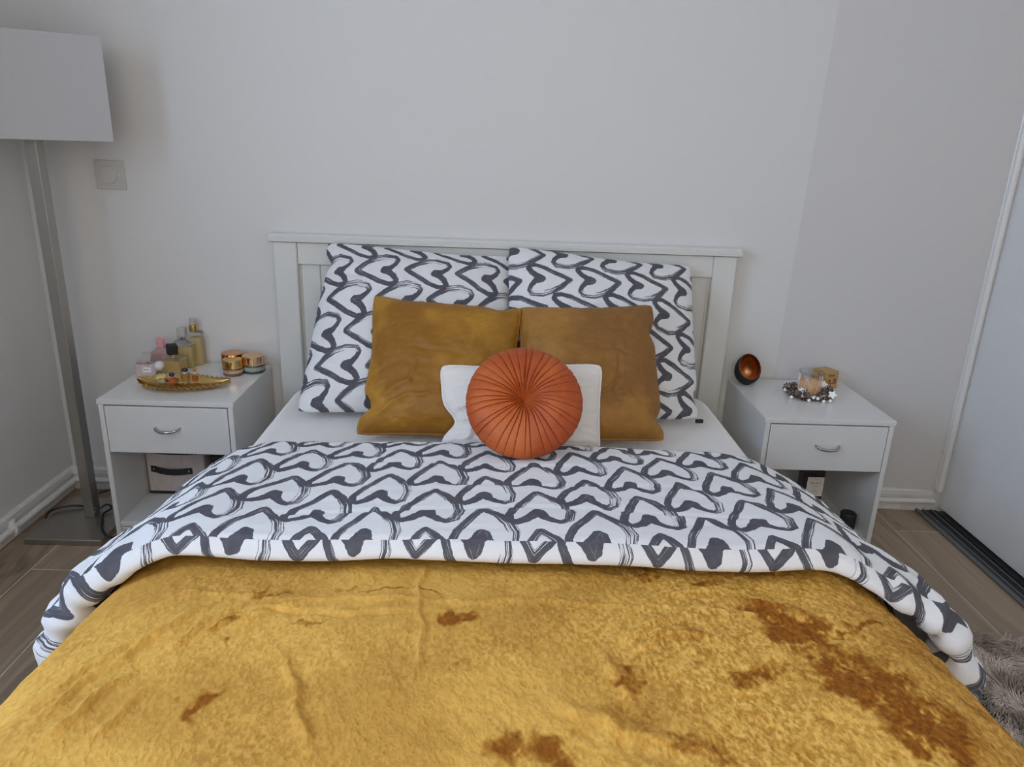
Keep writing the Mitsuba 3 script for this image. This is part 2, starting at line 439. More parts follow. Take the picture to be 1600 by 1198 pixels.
# ------------------------------------------------------------------ bed
bed = thing('bed', 'white wooden bed with a panelled headboard against the wall', 'bed')
HB = bed+'__headboard'
add(HB, cat(box(-.684, .684, -.030, -.014, .22, .86, .001)), M['bed_paint'], 30)
cap = trimesh.creation.extrude_polygon(__import__('shapely.geometry', fromlist=['Polygon']).Polygon(
    [(0, 0), (-.062, 0), (-.070, .003), (-.071, .012), (-.066, .016), (-.060, .019), (-.056, .025), (0, .025)]), 1.536)
v = np.array(cap.vertices)
capv = np.stack([v[:, 2]-.768, v[:, 0], v[:, 1]+.918], 1)
cap = trimesh.Trimesh(capv, cap.faces, process=False); cap.fix_normals()
add(HB+'__cap', cap, M['bed_paint'], 25)
for s in (-1, 1):
    add(HB+'__post', box(min(s*.758, s*.682), max(s*.758, s*.682), -.056, -.006, 0, .918, .003), M['bed_paint'], 30)
add(HB+'__top_rail', box(-.6815, .6815, -.050, -.010, .846, .9178, .002), M['bed_paint'], 30)
xs = [-.676, -.612, -.46, -.31, -.155, 0, .155, .31, .46, .612, .676]
for a, b in zip(xs[:-1], xs[1:]):
    add(HB+'__board', box(a+.0012, b-.0012, -.036, -.030, .23, .846, .0022), M['bed_paint'], 30)
for s in (-1, 1):
    add(bed+'__side_rail', box(min(s*.706, s*.686), max(s*.706, s*.686), -2.04, -.056, .15, .224, .003), M['bed_paint'], 30)
add(bed+'__slat_base', box(-.685, .685, -2.03, -.058, .18, .225, .003), M['bed_paint'], 30)
for s in (-1, 1):
    add(bed+'__leg', box(min(s*.706, s*.656), max(s*.706, s*.656), -2.06, -2.0, 0, .17, .003), M['bed_paint'], 30)


def mattress_mesh():
    nx, ny = 81, 101
    X, Y = .706, (-2.02, -.062)
    yc, yh = (Y[0]+Y[1])/2, (Y[1]-Y[0])/2
    # superellipsoid-like cushion: rounded plan corners, rounded rim
    u = np.linspace(-1, 1, nx); w = np.linspace(-1, 1, ny)
    U, V = np.meshgrid(u, w, indexing='ij')
    # rounded rectangle with corner radius .09 through clamped offset
    px, py = U*X, V*yh
    r = .085
    qx, qy = np.maximum(np.abs(px)-(X-r), 0), np.maximum(np.abs(py)-(yh-r), 0)
    d = np.hypot(qx, qy)
    k = np.where(np.maximum(qx, qy) > 0, np.maximum(qx, qy)/np.maximum(d, 1e-9), 1)
    px = np.sign(px)*(np.minimum(np.abs(px), X-r)+qx*k)
    py = np.sign(py)*(np.minimum(np.abs(py), yh-r)+qy*k)
    edge = np.maximum(np.abs(U), np.abs(V))
    dist = np.minimum(X-np.abs(U)*X, yh-np.abs(V)*yh)
    rim = np.clip(1-dist/.055, 0, 1)
    z = .446-.050*(1-np.sqrt(np.clip(1-rim**2, 0, 1)))+.006*(1-U**2)*(1-V**2)
    P3 = np.stack([px, py+yc, z], -1)
    P3[..., 2] += .003*(meshkit.fbm(P3*np.array([6, 14, 1]), 3, 2)-.5)*np.clip(dist/.05, 0, 1)
    f = grid_faces(nx, ny)
    v = P3.reshape(-1, 3)
    rimi = np.r_[np.arange(ny), np.arange(1, nx)*ny+ny-1, (nx-1)*ny+np.arange(ny-2, -1, -1), np.arange(nx-2, 0, -1)*ny]
    N = len(v)
    low = v[rimi].copy(); low[:, 2] = .228
    nxt = np.roll(np.arange(len(rimi)), -1)
    side = np.stack([rimi, rimi[nxt], N+nxt, N+np.arange(len(rimi))], 1)
    v = np.vstack([v, low, [[0, yc, .228]]])
    c = len(v)-1
    side = side[:, ::-1]
    a = np.vstack([f[:, [0, 1, 2]], f[:, [0, 2, 3]], side[:, [0, 1, 2]], side[:, [0, 2, 3]]])
    bot = np.stack([N+np.arange(len(rimi)), np.full(len(rimi), c), N+nxt], 1)
    m = trimesh.Trimesh(v, np.vstack([a, bot]), process=False)
    m.fix_normals()
    return m


add('mattress', mattress_mesh(), M['sheet'], 40, label='mattress in a white fitted sheet on the bed', category='mattress')


# -- duvet and throw: cross profiles over the bed, swept along it
def profile(xs_, ztop, zshoulder, side_x, zhem, n_top=60, n_side=46):
    """One half of a cross profile from the middle out to the hem: (x, z) points evenly spread by arc."""
    pts = [(0, ztop), (.25, ztop-.002), (.48, ztop-.008), (xs_-.03, zshoulder+.006), (xs_+.035, zshoulder-.022), ((xs_+side_x)/2+.03, zshoulder-.062),
           (side_x-.005, zshoulder-.13), (side_x+.004, (zshoulder+zhem)/2-.03), (side_x, zhem)]
    return spline(pts, n_top+n_side)


def cloth(rows, ys, roll=None):
    pass


def drape(ys, par, seed, amp, wr):
    """rows of (left..right) points. par(y) -> ztop, zshoulder, xs, sideL, sideR, zhem"""
    rows = []
    for y in ys:
        ztop, zs, xs_, sl, sr, zh = par(y)
        Rr = profile(xs_, ztop, zs, sr, zh)
        Ll = profile(xs_, ztop, zs, sl, zh)
        L2 = Ll[::-1].copy(); L2[:, 0] *= -1
        row = np.vstack([L2[:-1], Rr])
        rows.append(np.stack([row[:, 0], np.full(len(row), y), row[:, 1]], 1))
    return np.array(rows)


def lerp(y, a, b):
    return np.interp(y, a, b)


def duvet_mesh():
    yb, yf = -.700, -1.215
    def par(y):
        k = [-1.30, -1.20, -1.0, -.85, -.74, -.700]
        z = lerp(y, k, [.545, .545, .538, .528, .516, .506])
        zs = lerp(y, k, [.526, .526, .514, .500, .488, .478])
        sl = lerp(y, k, [.829, .824, .808, .793, .782, .777])
        sr = lerp(y, k, [.880, .865, .838, .810, .795, .785])
        xs_ = lerp(y, k, [.69, .69, .68, .675, .67, .67])
        return z, zs, xs_, sl, sr, .17
    ys = np.r_[np.linspace(yb, yf, 130)]
    g = drape(ys, par, 1, 0, 0)
    # roll the front edge under: extra rows follow a section curve (forward, down) about the last row's own normal
    sec = spline([(0, 0), (.018, -.001), (.034, -.005), (.046, -.012), (.054, -.021), (.058, -.029), (.056, -.036), (.047, -.040), (.03, -.041), (-.015, -.041)], 50)[1:]
    last = g[-1]
    t = np.gradient(last, axis=0)
    n = np.stack([-t[:, 2], np.zeros(len(t)), t[:, 0]], 1)
    n /= np.linalg.norm(n, axis=1, keepdims=True)
    g2 = np.array([last + n*dz + np.array([0, -dy, 0]) for dy, dz in sec])
    G = np.concatenate([g, g2])
    arc = np.r_[0, np.cumsum(np.linalg.norm(np.diff(g[60], axis=0), axis=1))]
    arc = np.abs(arc-arc[len(arc)//2])
    G[..., 1] -= .165*np.clip((arc-.60)/.42, 0, 1.2)[None, :]**1.15*np.clip((yb-G[..., 1])/(yb-yf), 0, 1)**2.2
    seam = len(g) + int(np.argmin(np.abs(sec[:, 0]-.036)+9*(sec[:, 1] < -.02)))
    # arc-length coordinates of the print
    ux = np.r_[0, np.cumsum(np.linalg.norm(np.diff(g[60], axis=0), axis=1))]
    ux -= ux[len(ux)//2]
    mid = G[:, G.shape[1]//2]
    vy = np.r_[0, np.cumsum(np.linalg.norm(np.diff(mid, axis=0), axis=1))]
    vs = vy[seam]
    v_print = .92*np.where(vy <= vs, vs-vy, vy-vs)+.5*PA-.30*HL
    nr, nc, _ = G.shape
    # wrinkles
    f = grid_faces(nr, nc)
    N = normals_of(G.reshape(-1, 3), f[:, ::-1]).reshape(G.shape)
    if N[10, nc//2, 2] < 0:
        N = -N
    A = np.stack([np.broadcast_to(ux, (nr, nc)), np.broadcast_to(vy[:, None], (nr, nc)), np.zeros((nr, nc))], -1)
    w = .012*(meshkit.fbm(A*np.array([5, 7, 1])+3, 3, 5)-.5)
    side = np.clip((np.abs(A[..., 0])-.66)/.12, 0, 1)
    ridg = 1-np.abs(2*meshkit.fbm(A*np.array([2.2, 17, 1])+np.array([0, 0, 4]), 3, 9)-1)
    w += .006*(ridg-.6)*(1-side)
    w += side*.026*np.clip(meshkit.fbm(A*np.array([1.5, 11, 1])+9, 3, 15)-.38, 0, 1)
    # front-corner gathers where the throw tucks in
    gath = side*np.clip((vy[:, None]-.38)/.15, 0, 1)
    w += gath*.007*(1+np.sin(A[..., 0]*95+8*meshkit.fbm(A*9, 2, 4)))
    fade = np.clip(vy/.05, .15, 1)[:, None]
    G = G + N*(w*fade)[..., None]
    # long shallow horizontal creases
    for c0, x0, x1, d in ((.18, -.45, .3, .004), (.30, -.2, .6, .0045), (.435, -.5, .55, .006), (.05, -.3, .4, .003)):
        line = c0+.015*np.sin(A[..., 0]*5+c0*9)
        m = np.exp(-((A[..., 1]-line)/.007)**2)*np.clip((A[..., 0]-x0)/.12, 0, 1)*np.clip((x1-A[..., 0])/.12, 0, 1)
        G = G-N*(d*m)[..., None]
    G = G[:, ::-1] if normals_of(G.reshape(-1, 3), f)[10*nc+nc//2, 2] < 0 else G
    flip = G[0, 0, 0] > 0
    uu = ux[::-1] if flip else ux
    uv = np.stack([np.broadcast_to(uu, (nr, nc)), np.broadcast_to(v_print[:, None], (nr, nc))], -1)
    # the seam of the cover: the back panel's print starts there with its own offset
    lower = uv[seam:].copy(); lower[..., 0] += .014
    uv = np.concatenate([uv[:seam+1], lower]).reshape(-1, 2)+np.array([-.068, 0])
    G = np.concatenate([G[:seam+1], G[seam:]])
    v, q = shell(G, .008)
    return (v, q), np.vstack([uv, uv])


dm, duv = duvet_mesh()
add('duvet', dm, M['hearts'], True, duv, label='white duvet printed with grey brush-stroke hearts, turned back across the bed', category='duvet')


def throw_mesh():
    def par(y):
        k = [-2.09, -2.0, -1.7, -1.4, -1.28, -1.19]
        z = lerp(y, k, [.486, .494, .497, .494, .482, .470])
        zs = lerp(y, k, [.470, .480, .486, .474, .458, .454])
        s = lerp(y, [-2.09, -2.0, -1.65, -1.46, -1.28, -1.19], [.80, .80, .788, .738, .730, .728])
        return z, zs, .685, s, s+lerp(y, [-1.7, -1.45, -1.19], [.004, .042, .046]), .20
    ys = np.linspace(-1.19, -2.045, 240)
    g = drape(ys, par, 2, 0, 0)
    last = g[-1]
    sec = spline([(0, 0), (.03, -.006), (.05, -.03), (.056, -.08), (.058, -.27)], 30)[1:]
    t = np.gradient(last, axis=0)
    g2 = []
    for dy, dz in sec:
        r = last.copy(); r[:, 1] -= dy; r[:, 2] = np.maximum(r[:, 2]+dz, .2-.001*dz)
        g2.append(r)
    G = np.concatenate([g, np.array(g2)])
    # resample finely across for the relief
    from scipy.ndimage import zoom
    G = np.stack([zoom(G[..., k], (1, 2.2), order=1) for k in range(3)], -1)
    nr, nc, _ = G.shape
    f = grid_faces(nr, nc)
    N = normals_of(G.reshape(-1, 3), f).reshape(G.shape)
    if N[50, nc//2, 2] < 0:
        G = G[:, ::-1]
        N = normals_of(G.reshape(-1, 3), f).reshape(G.shape)
    x, y = G[..., 0], G[..., 1]
    side = np.clip((np.abs(x)-.66)/.1, 0, 1)
    w = .010*(meshkit.fbm(G*np.array([5, 5, 3])+7, 3, 31)-.5)
    ridg = 1-np.abs(2*meshkit.fbm(G*np.array([9, 6, 4])+2, 3, 33)-1)
    w += .0045*(ridg-.6)
    w += .0050*(meshkit.fbm(G*np.array([60, 45, 50]), 3, 35)-.5)*(1+1.2*np.clip((x+.1)/.5, 0, 1))
    # fold creases left from packing and shallow wrinkles
    def ridge(p, q, wd, h):
        d = np.array(q)-np.array(p); L = np.linalg.norm(d); d = d/L
        s = (x-p[0])*d[0]+(y-p[1])*d[1]
        c = (x-p[0])*-d[1]+(y-p[1])*d[0]
        c = c+.006*np.sin(s*23+p[0]*7)+.003*np.sin(s*71+p[1]*9)
        return h*np.exp(-(c/wd)**2)*np.clip(s/.04, 0, 1)*np.clip((L-s)/.04, 0, 1)
    for a in [((-.155, -1.23), (-.132, -1.60), .005, .0035), ((-.47, -1.412), (-.13, -1.408), .006, -.0045), ((-.60, -1.36), (.60, -1.385), .007, .003),
              ((-.345, -1.53), (-.245, -1.72), .007, .006), ((-.36, -1.50), (-.33, -1.55), .009, .004),
              ((-.665, -1.66), (-.56, -1.47), .006, .0065), ((-.64, -1.69), (-.585, -1.55), .006, .006), ((-.605, -1.72), (-.545, -1.56), .006, .0065), ((-.60, -1.58), (-.50, -1.38), .007, .006),
              ((-.55, -1.72), (-.50, -1.58), .007, .005), ((-.53, -1.53), (-.44, -1.38), .006, .006), ((-.50, -1.50), (-.40, -1.38), .006, .005), ((-.46, -1.46), (-.33, -1.36), .008, .005), ((-.62, -1.45), (-.52, -1.33), .008, .005),
              ((-.28, -1.405), (-.19, -1.37), .006, -.004), ((.20, -1.50), (.27, -1.445), .007, .007), ((.18, -1.47), (.30, -1.40), .008, .006), ((.16, -1.50), (.175, -1.62), .010, .007), ((.185, -1.60), (.14, -1.73), .009, -.006),
              ((.22, -1.36), (.42, -1.30), .008, .005), ((.31, -1.385), (.37, -1.42), .008, .006), ((.24, -1.44), (.36, -1.47), .008, .005), ((.06, -1.60), (.24, -1.72), .014, .005), ((.42, -1.33), (.56, -1.42), .010, .005), ((-.04, -1.475), (-.02, -1.51), .010, -.006)]:
        w = w+ridge(*a[:3], a[3]*1.45)
    w += side*.012*(meshkit.fbm(G*np.array([2, 12, 3]), 3, 37)-.5)
    G = G+N*w[..., None]
    return shell(G, .007)


add('throw_blanket', throw_mesh(), M['plush'], True, label='mustard yellow plush throw spread over the foot of the bed', category='blanket')


# ------------------------------------------------------------------ pillows and cushions
def cushion(TL, TR, BR, BL, thick, n=90, pinch=.05, dents=(), wr=.004, wfreq=7., seed=0, sag=.15, front=.62, size=None, power=.55, creases=(), corner=.03):
    """A stuffed cushion between four corners. dents: (edge 'LRTB', position -1..1, depth, width) in edge units. Returns mesh, uv (metres), seam path."""
    TL, TR, BR, BL = (np.array(p, float) for p in (TL, TR, BR, BL))
    q = np.linspace(-1, 1, n)
    q = np.sign(q)*(1-(1-np.abs(q))**1.35)
    Ug, Vg = np.meshgrid(q, q, indexing='ij')
    U = Ug*(1-pinch*(1-np.abs(Vg)**2.2)*np.abs(Ug)**2)
    V = Vg*(1-pinch*(1-np.abs(Ug)**2.2)*np.abs(Vg)**2)
    for e, pos, dep, wid in dents:
        if e in 'LR':
            s = 1 if e == 'R' else -1
            k = np.exp(-((Vg-pos)/wid)**2)*np.clip(s*Ug, 0, 1)**4
            U = U-s*dep*k
        else:
            s = 1 if e == 'T' else -1
            k = np.exp(-((Ug-pos)/wid)**2)*np.clip(s*Vg, 0, 1)**4
            V = V-s*dep*k
    U, V = U-np.sign(U)*corner*np.abs(Ug)**6*np.abs(Vg)**10, V-np.sign(V)*corner*np.abs(Vg)**6*np.abs(Ug)**10
    a, b = (U+1)/2, (V+1)/2
    base = (TL*((1-a)*b)[..., None]+TR*(a*b)[..., None]+BR*(a*(1-b))[..., None]+BL*((1-a)*(1-b))[..., None])
    nrm = np.cross((TR+BR-TL-BL), (TL+TR-BL-BR)); nrm /= np.linalg.norm(nrm)
    if nrm[1] > 0:
        nrm = -nrm
    w = ((1-np.abs(Ug)**2.4)*(1-np.abs(Vg)**2.4))
    h = thick*np.clip(w, 0, 1)**power*(1-sag*Vg)
    A = np.stack([Ug*1.0, Vg*1.0, np.zeros_like(Ug)+seed], -1)
    inner = np.clip(w*3, 0, 1)
    rel = wr*(meshkit.fbm(A*wfreq/3+11, 4, seed+3)-.5)*2.2
    rel += wr*.9*((1-np.abs(2*meshkit.fbm(A*np.array([wfreq/2.2, wfreq/1.1, 1])+5, 3, seed+8)-1))-.6)
    # puckers running in from the seam
    near = np.exp(-np.minimum(1-np.abs(Ug), 1-np.abs(Vg))/.10)
    along = np.where(np.abs(Ug) > np.abs(Vg), Vg, Ug)
    rel = rel*inner+wr*.7*near*np.sin(along*26+7*meshkit.noise(A*4, seed+20))*np.clip(w*8, 0, 1)
    for (x0, y0, x1, y1, wd, dp) in creases:
        d = np.array([x1-x0, y1-y0]); L = np.hypot(*d); d /= L
        s = (Ug-x0)*d[0]+(Vg-y0)*d[1]; c = -(Ug-x0)*d[1]+(Vg-y0)*d[0]+.015*np.sin(s*16+x0*9)
        rel += dp*np.exp(-(c/wd)**2)*np.clip(s/.08, 0, 1)*np.clip((L-s)/.08, 0, 1)*inner
    F = base+nrm*(h*front+rel)[..., None]
    B = base-nrm*(h*(1-front))[..., None]
    W = np.linalg.norm(TR-TL) if size is None else size[0]
    Hh = np.linalg.norm(TL-BL) if size is None else size[1]
    uv = np.stack([Ug*W/2, Vg*Hh/2], -1).reshape(-1, 2)
    f = grid_faces(n, n)
    N = n*n
    v = np.vstack([F.reshape(-1, 3), B.reshape(-1, 3)])
    quads = np.vstack([f, f[:, ::-1]+N])
    # orient the front outwards
    t = np.cross(v[f[N//2 % len(f)][1]]-v[f[N//2 % len(f)][0]], v[f[N//2 % len(f)][2]]-v[f[N//2 % len(f)][0]])
    if t@nrm < 0:
        quads = quads[:, ::-1]
    rim = np.r_[np.arange(n), np.arange(1, n)*n+n-1, (n-1)*n+np.arange(n-2, -1, -1), np.arange(n-2, 0, -1)*n]
    return (v, quads), np.vstack([uv, uv]), v[rim], nrm


def turned(uv, tip_left):
    """Print coordinates with the hearts' tips to the left (or right)."""
    return np.stack([uv[:, 1], -uv[:, 0]], 1) if tip_left else np.stack([-uv[:, 1], uv[:, 0]], 1)


m, uv, seam, _ = cushion((-.578, -.085, .928), (.030, -.085, .903), (.020, -.425, .470), (-.612, -.430, .470), .138, 110, .035, wr=.005, wfreq=6, seed=1, sag=.12,
                         dents=(('L', .55, .03, .25), ('T', .4, .03, .5), ('L', .72, .06, .09)), creases=((-.95, .62, -.5, .5, .03, -.006), (-.6, -.1, -.3, .1, .03, -.004)))
add('pillow', m, M['hearts'], True, turned(uv, True)+np.array([.046, .034]), label='left of the two big heart-print pillows leaning on the headboard', category='pillow', group='heart-print pillows')
m, uv, seam, _ = cushion((.000, -.125, .940), (.600, -.090, .892), (.598, -.395, .472), (.002, -.470, .470), .134, 110, .030, wr=.005, wfreq=6, seed=2, sag=.12,
                         dents=(('T', .3, .03, .5), ('R', -.75, .05, .12)), creases=((.5, .7, .95, .8, .03, -.005), (.55, -.4, .95, -.5, .03, -.005)))
pl = add('pillow', m, M['hearts'], True, turned(uv, False)+np.array([.05, .10]), label='right of the two big heart-print pillows, overlapping its neighbour', category='pillow', group='heart-print pillows')
add(pl+'__corner_tab', box(.582, .606, -.402, -.394, .463, .475, .002), M['black'], 30)

m, uv, seam, _ = cushion((-.390, -.325, .808), (.046, -.345, .788), (.024, -.610, .474), (-.402, -.605, .480), .105, 110, .055, wr=.0055, wfreq=11, seed=3, sag=.10, power=.5, front=.78, corner=.032,
                         dents=(('L', -.62, .13, .13), ('T', .72, .06, .16), ('L', .1, .03, .4), ('T', -.6, .02, .2)),
                         creases=((-.5, .12, .35, .06, .018, -.004), (-.35, -.45, -.3, .0, .03, .004), (-.75, -.55, -.3, -.35, .05, .008), (-.55, -.62, -.05, -.5, .035, .006), (-.85, -.85, -.5, -.62, .05, .008), (.35, .2, .7, .7, .06, .005)))
k = add('velvet_cushion', m, M['gold_velvet'], True, label='golden velvet cushion on the left with a small black tag in its seam', category='cushion', group='velvet cushions')
add(k+'__piping', tube(seam, .0042, 8, True), M['gold_velvet'], True)
tg = box(-.010, .010, -.001, .001, -.018, .018, .0006)
add(k+'__tag', move(tg, (-.372, -.545, .556), .3, -.5), M['black'], 30, label='black fabric tag')
m, uv, seam, _ = cushion((.038, -.330, .787), (.432, -.330, .807), (.447, -.590, .480), (.045, -.635, .480), .105, 110, .040, wr=.0060, wfreq=13, seed=4, sag=.05, power=.5, front=.78, corner=.032,
                         dents=(('R', .55, .07, .12), ('R', -.72, .09, .12), ('T', .2, .02, .5)),
                         creases=((-.6, .72, .45, .78, .02, -.004), (.1, .2, .6, .1, .02, -.005), (.25, -.5, .4, .1, .025, -.007), (.3, -.42, .7, -.6, .03, .006), (.0, -.45, .35, -.38, .025, .005), (.5, .5, .75, .85, .05, .006), (-.2, .45, .5, .5, .02, -.003)))
k = add('velvet_cushion', m, M['brown_velvet'], True, label='brownish gold velvet cushion on the right, creased across its front', category='cushion', group='velvet cushions')
add(k+'__piping', tube(seam, .0042, 8, True), M['brown_velvet'], True)
m, uv, seam, _ = cushion((-.176, -.578, .677), (.261, -.578, .692), (.257, -.680, .474), (-.165, -.680, .476), .050, 90, .035, wr=.005, wfreq=8, seed=5, sag=.10, power=.5, front=.85, corner=.05,
                         dents=(('L', -.35, .16, .30), ('T', -.5, .03, .3)),
                         creases=((-.95, .5, -.8, -.2, .03, -.008), (-.85, -.1, -.55, .2, .05, .010), (-.8, -.4, -.5, -.2, .04, -.008), (-.7, -.8, -.55, -.2, .05, .010), (.3, -.75, .85, -.8, .02, -.003)))
k = add('white_cushion', m, M['white_velvet'], True, label='small oblong white cushion behind the round orange one', category='cushion')
add(k+'__piping', tube(seam, .0036, 8, True), M['white_velvet'], True)


def round_cushion(c, R, elev, az, T_):
    n = np.array([math.sin(az)*math.cos(elev), -math.cos(az)*math.cos(elev), math.sin(elev)])
    e1 = np.array([math.cos(az), math.sin(az), 0.0])
    e2 = np.cross(n, e1)
    if e2[2] < 0:
        e2 = -e2
    K = 36
    r0 = np.random.default_rng(3)
    cuts = (np.arange(K)+.5*(r0.random(K)-.5))/K*2*np.pi
    nth, nr = 1080, 70
    th = np.arange(nth)/nth*2*np.pi
    idx = np.searchsorted(cuts, th) % K
    lo = cuts[idx-1]; hi = cuts[idx]
    lo = np.where(lo > th, lo-2*np.pi, lo); hi = np.where(hi < th, hi+2*np.pi, hi)
    s = np.clip((th-lo)/(hi-lo), 0, 1)
    strength = (.6+.8*r0.random(K))[idx]
    rr = np.linspace(0, 1, nr)**.9
    Rg, Tg = np.meshgrid(rr, th, indexing='ij')
    Sg, Wg = np.broadcast_to(s, Rg.shape), np.broadcast_to(strength, Rg.shape)
    width = np.maximum(Rg*2*np.pi*R/K, .0015)
    body = T_*np.clip(1-Rg**2.6, 0, 1)**.5
    dimple = .040*np.exp(-(Rg/.16)**1.5)+.010*np.exp(-(Rg/.45)**2)
    fold = Sg*.75-.35-.8*np.exp(-Sg*width/.0016)           # a pleat rises over its width and drops into the next
    dome = (4*Sg*(1-Sg))**.5
    amp = .0042*Wg*np.clip(Rg*5, 0, 1)*(.55+.45*np.exp(-((Rg-.3)/.3)**2))
    ang = Tg+.03*np.sin(Rg*5)*(1-Rg)
    h = body-dimple+amp*fold+.0022*dome*Rg*Wg
    lump = .006*(meshkit.fbm(np.stack([Rg*np.cos(Tg)*2, Rg*np.sin(Tg)*2, Rg*0], -1)+4, 3, 12)-.5)
    h = h+lump*np.clip((1-Rg)*6, 0, 1)
    rad = Rg*R*(1+.012*(dome-.6)*Rg**6+.008*np.sin(3*Tg+1)*Rg)
    F = c+rad[..., None]*(np.cos(ang)[..., None]*e1+np.sin(ang)[..., None]*e2)+h[..., None]*n
    hb = -(T_*.75*np.clip(1-Rg**2.6, 0, 1)**.5-.02*np.exp(-(Rg/.16)**1.5))
    B = c+rad[..., None]*(np.cos(ang)[..., None]*e1+np.sin(ang)[..., None]*e2)+hb[..., None]*n
    N = nr*nth
    i, j = np.meshgrid(np.arange(nr-1), np.arange(nth), indexing='ij')
    f = np.stack([i*nth+j, (i+1)*nth+j, (i+1)*nth+(j+1) % nth, i*nth+(j+1) % nth], -1).reshape(-1, 4)
    v = np.vstack([F.reshape(-1, 3), B.reshape(-1, 3)])
    q = np.vstack([f, f[:, ::-1]+N])
    m = trimesh.Trimesh(*meshkit.arrays((v, q))[:2], process=False)
    if m.volume < 0:
        m.invert()
    return m


add('round_cushion', round_cushion(np.array([.045, -.772, .647]), .1430, math.radians(40), math.radians(0), .055), M['rust_velvet'], True,
    label='round burnt-orange velvet cushion with radiating pleats', category='cushion')


# ------------------------------------------------------------------ bedside tables
def handle_mesh():
    p = [(-.036, 0, .004), (-.034, -.010, .003), (-.022, -.018, -.0015), (0, -.021, -.0035), (.022, -.018, -.0015), (.034, -.010, .003), (.036, 0, .004)]
    q = spline(p, 30)
    t = np.linspace(0, 1, 30)
    m = tube(q, .0032+.0012*np.sin(t*np.pi), 10)
    return m


def nightstand(x0, label, group):
    W_, D, H = .402, .392, .487
    y0, y1 = -D-.012, -.012
    t = .015
    k = thing('nightstand', label, 'bedside table', group)
    L = M['lacquer']
    add(k+'__top', box(x0, x0+W_, y0, y1, H-.016, H, .0015), L, 30)
    for xa in (x0+.003, x0+W_-.003-t):
        add(k+'__side_panel', box(xa, xa+t, y0+.002, y1, 0, H-.016, .0012), L, 30)
    add(k+'__back_panel', box(x0+t+.003, x0+W_-t-.003, y1-.006, y1, .02, H-.016, .0008), L, 30)
    add(k+'__shelf', box(x0+t+.003, x0+W_-t-.003, y0+.004, y1-.006, .066, .081, .0012), L, 30)
    add(k+'__plinth', box(x0+t+.003, x0+W_-t-.003, y0+.010, y0+.024, 0, .066, .0012), L, 30)
    d = k+'__drawer'
    add(d, cat(box(x0+t+.0055, x0+W_-t-.0055, y0+.001, y0+.017, .318, H-.0205, .0015), box(x0+t+.010, x0+W_-t-.010, y0+.017, y1-.03, .335, H-.06, .001)), L, 30)
    add(d+'__handle', move(handle_mesh(), (x0+W_/2, y0+.001, .398)), M['chrome'], 40, label='curved chrome handle')
    return k, x0, y0


nl, nlx, nly = nightstand(-1.203, 'white bedside table on the left, perfumes and jars on top', 'white bedside tables')
nr_, nrx, nry = nightstand(.793, 'white bedside table on the right, candle and pine-cone wreath on top', 'white bedside tables')
marks = [box(-.0, .028, -.0004, .0003, -.0006, .0006, .0001), ]
mk = []
for (a, b, z) in ((.004, .028, .0600), (.034, .052, .0598), (.004, .022, .0480), (.030, .052, .0486)):
    mk.append(box(nlx+.018+a, nlx+.018+b, nly+.0095, nly+.0101, z, z+.0012, .0001))
add(nl+'__plinth__scuff_marks', cat(*mk), M['black'], False)

# ------------------------------------------------------------------ floor lamp
lamp = thing('floor_lamp', 'floor lamp with brushed steel pole and pale rectangular shade in the left corner', 'floor lamp')
LX, LY = -1.357, -.247
add(lamp+'__base', box(-1.485, -1.246, -.415, -.130, 0, .020, .002), M['steel'], 30)
add(lamp+'__pole', box(LX-.016, LX+.016, LY-.020, LY+.020, .020, 1.30, .0015), M['steel'], 30)
for z in (.034, .048):
    add(lamp+'__pole__bolt', move(lathe([(0, 0), (.003, 0), (.003, .0015), (0, .0018)], 10), (LX+.016, LY-.010, z), 0, 0, math.pi/2), M['chrome'], 30)
ca, sa = math.cos(math.radians(31)), math.sin(math.radians(31))
hw, hd, z0, z1, th = .175, .09, 1.211, 1.487, .003
sh = m3.Manifold.cube((2*hw, 2*hd, z1-z0), True)-m3.Manifold.cube((2*hw-2*th, 2*hd-2*th, z1-z0+.1), True)
add(lamp+'__shade', move(sh, (LX+.020, LY+.006, (z0+z1)/2), math.radians(31)), M['shade'], 30, label='off-white fabric shade')
add(lamp+'__shade__frame', move(cat(box(-hw+.004, hw-.004, -.004, .004, -.004, .004, .001), box(-.004, .004, -hd+.004, hd-.004, -.004, .004, .001)), (LX+.020, LY+.006, z1-.03), math.radians(31)), M['steel'], 30)
cord = spline([(-1.372, -.232, .026), (-1.40, -.21, .026), (-1.455, -.215, .030), (-1.495, -.255, .028), (-1.490, -.285, .023)], 40)
cord2 = spline([(-1.341, -.225, .030), (-1.322, -.215, .040), (-1.306, -.222, .034), (-1.316, -.245, .027), (-1.305, -.285, .026), (-1.285, -.330, .026), (-1.262, -.365, .026), (-1.236, -.385, .016), (-1.215, -.330, .006), (-1.225, -.05, .006)], 90)
cord3 = spline([(-1.341, -.222, .085), (-1.30, -.16, .078), (-1.262, -.10, .058), (-1.228, -.06, .03), (-1.222, -.05, .012)], 40)
add(lamp+'__cord', cat(tube(cord, .0034, 8), tube(cord2, .0034, 8), tube(cord3, .0030, 8)), M['cable'], True, label='black power cord')

# light switch
sw = thing('dimmer_switch', 'square wall dimmer with a round knob beside the lamp shade', 'light switch')
add(sw+'__plate', box(-1.321, -1.229, -.008, -.0005, 1.060, 1.150, .0015), M['switch'], 30)
add(sw+'__knob', move(lathe([(0, 0), (.0275, 0), (.0275, .005), (.0262, .0065), (0, .0068)], 48), (-1.278, -.008, 1.106), 0, math.pi/2), M['switch'], 30)
M['led'] = mat('led', P((.9, .9, .88), .2))
add(sw+'__indicator', move(lathe([(0, 0), (.0016, 0), (.0014, .001), (0, .0012)], 10), (-1.2455, -.008, 1.106), 0, math.pi/2), M['led'], True)

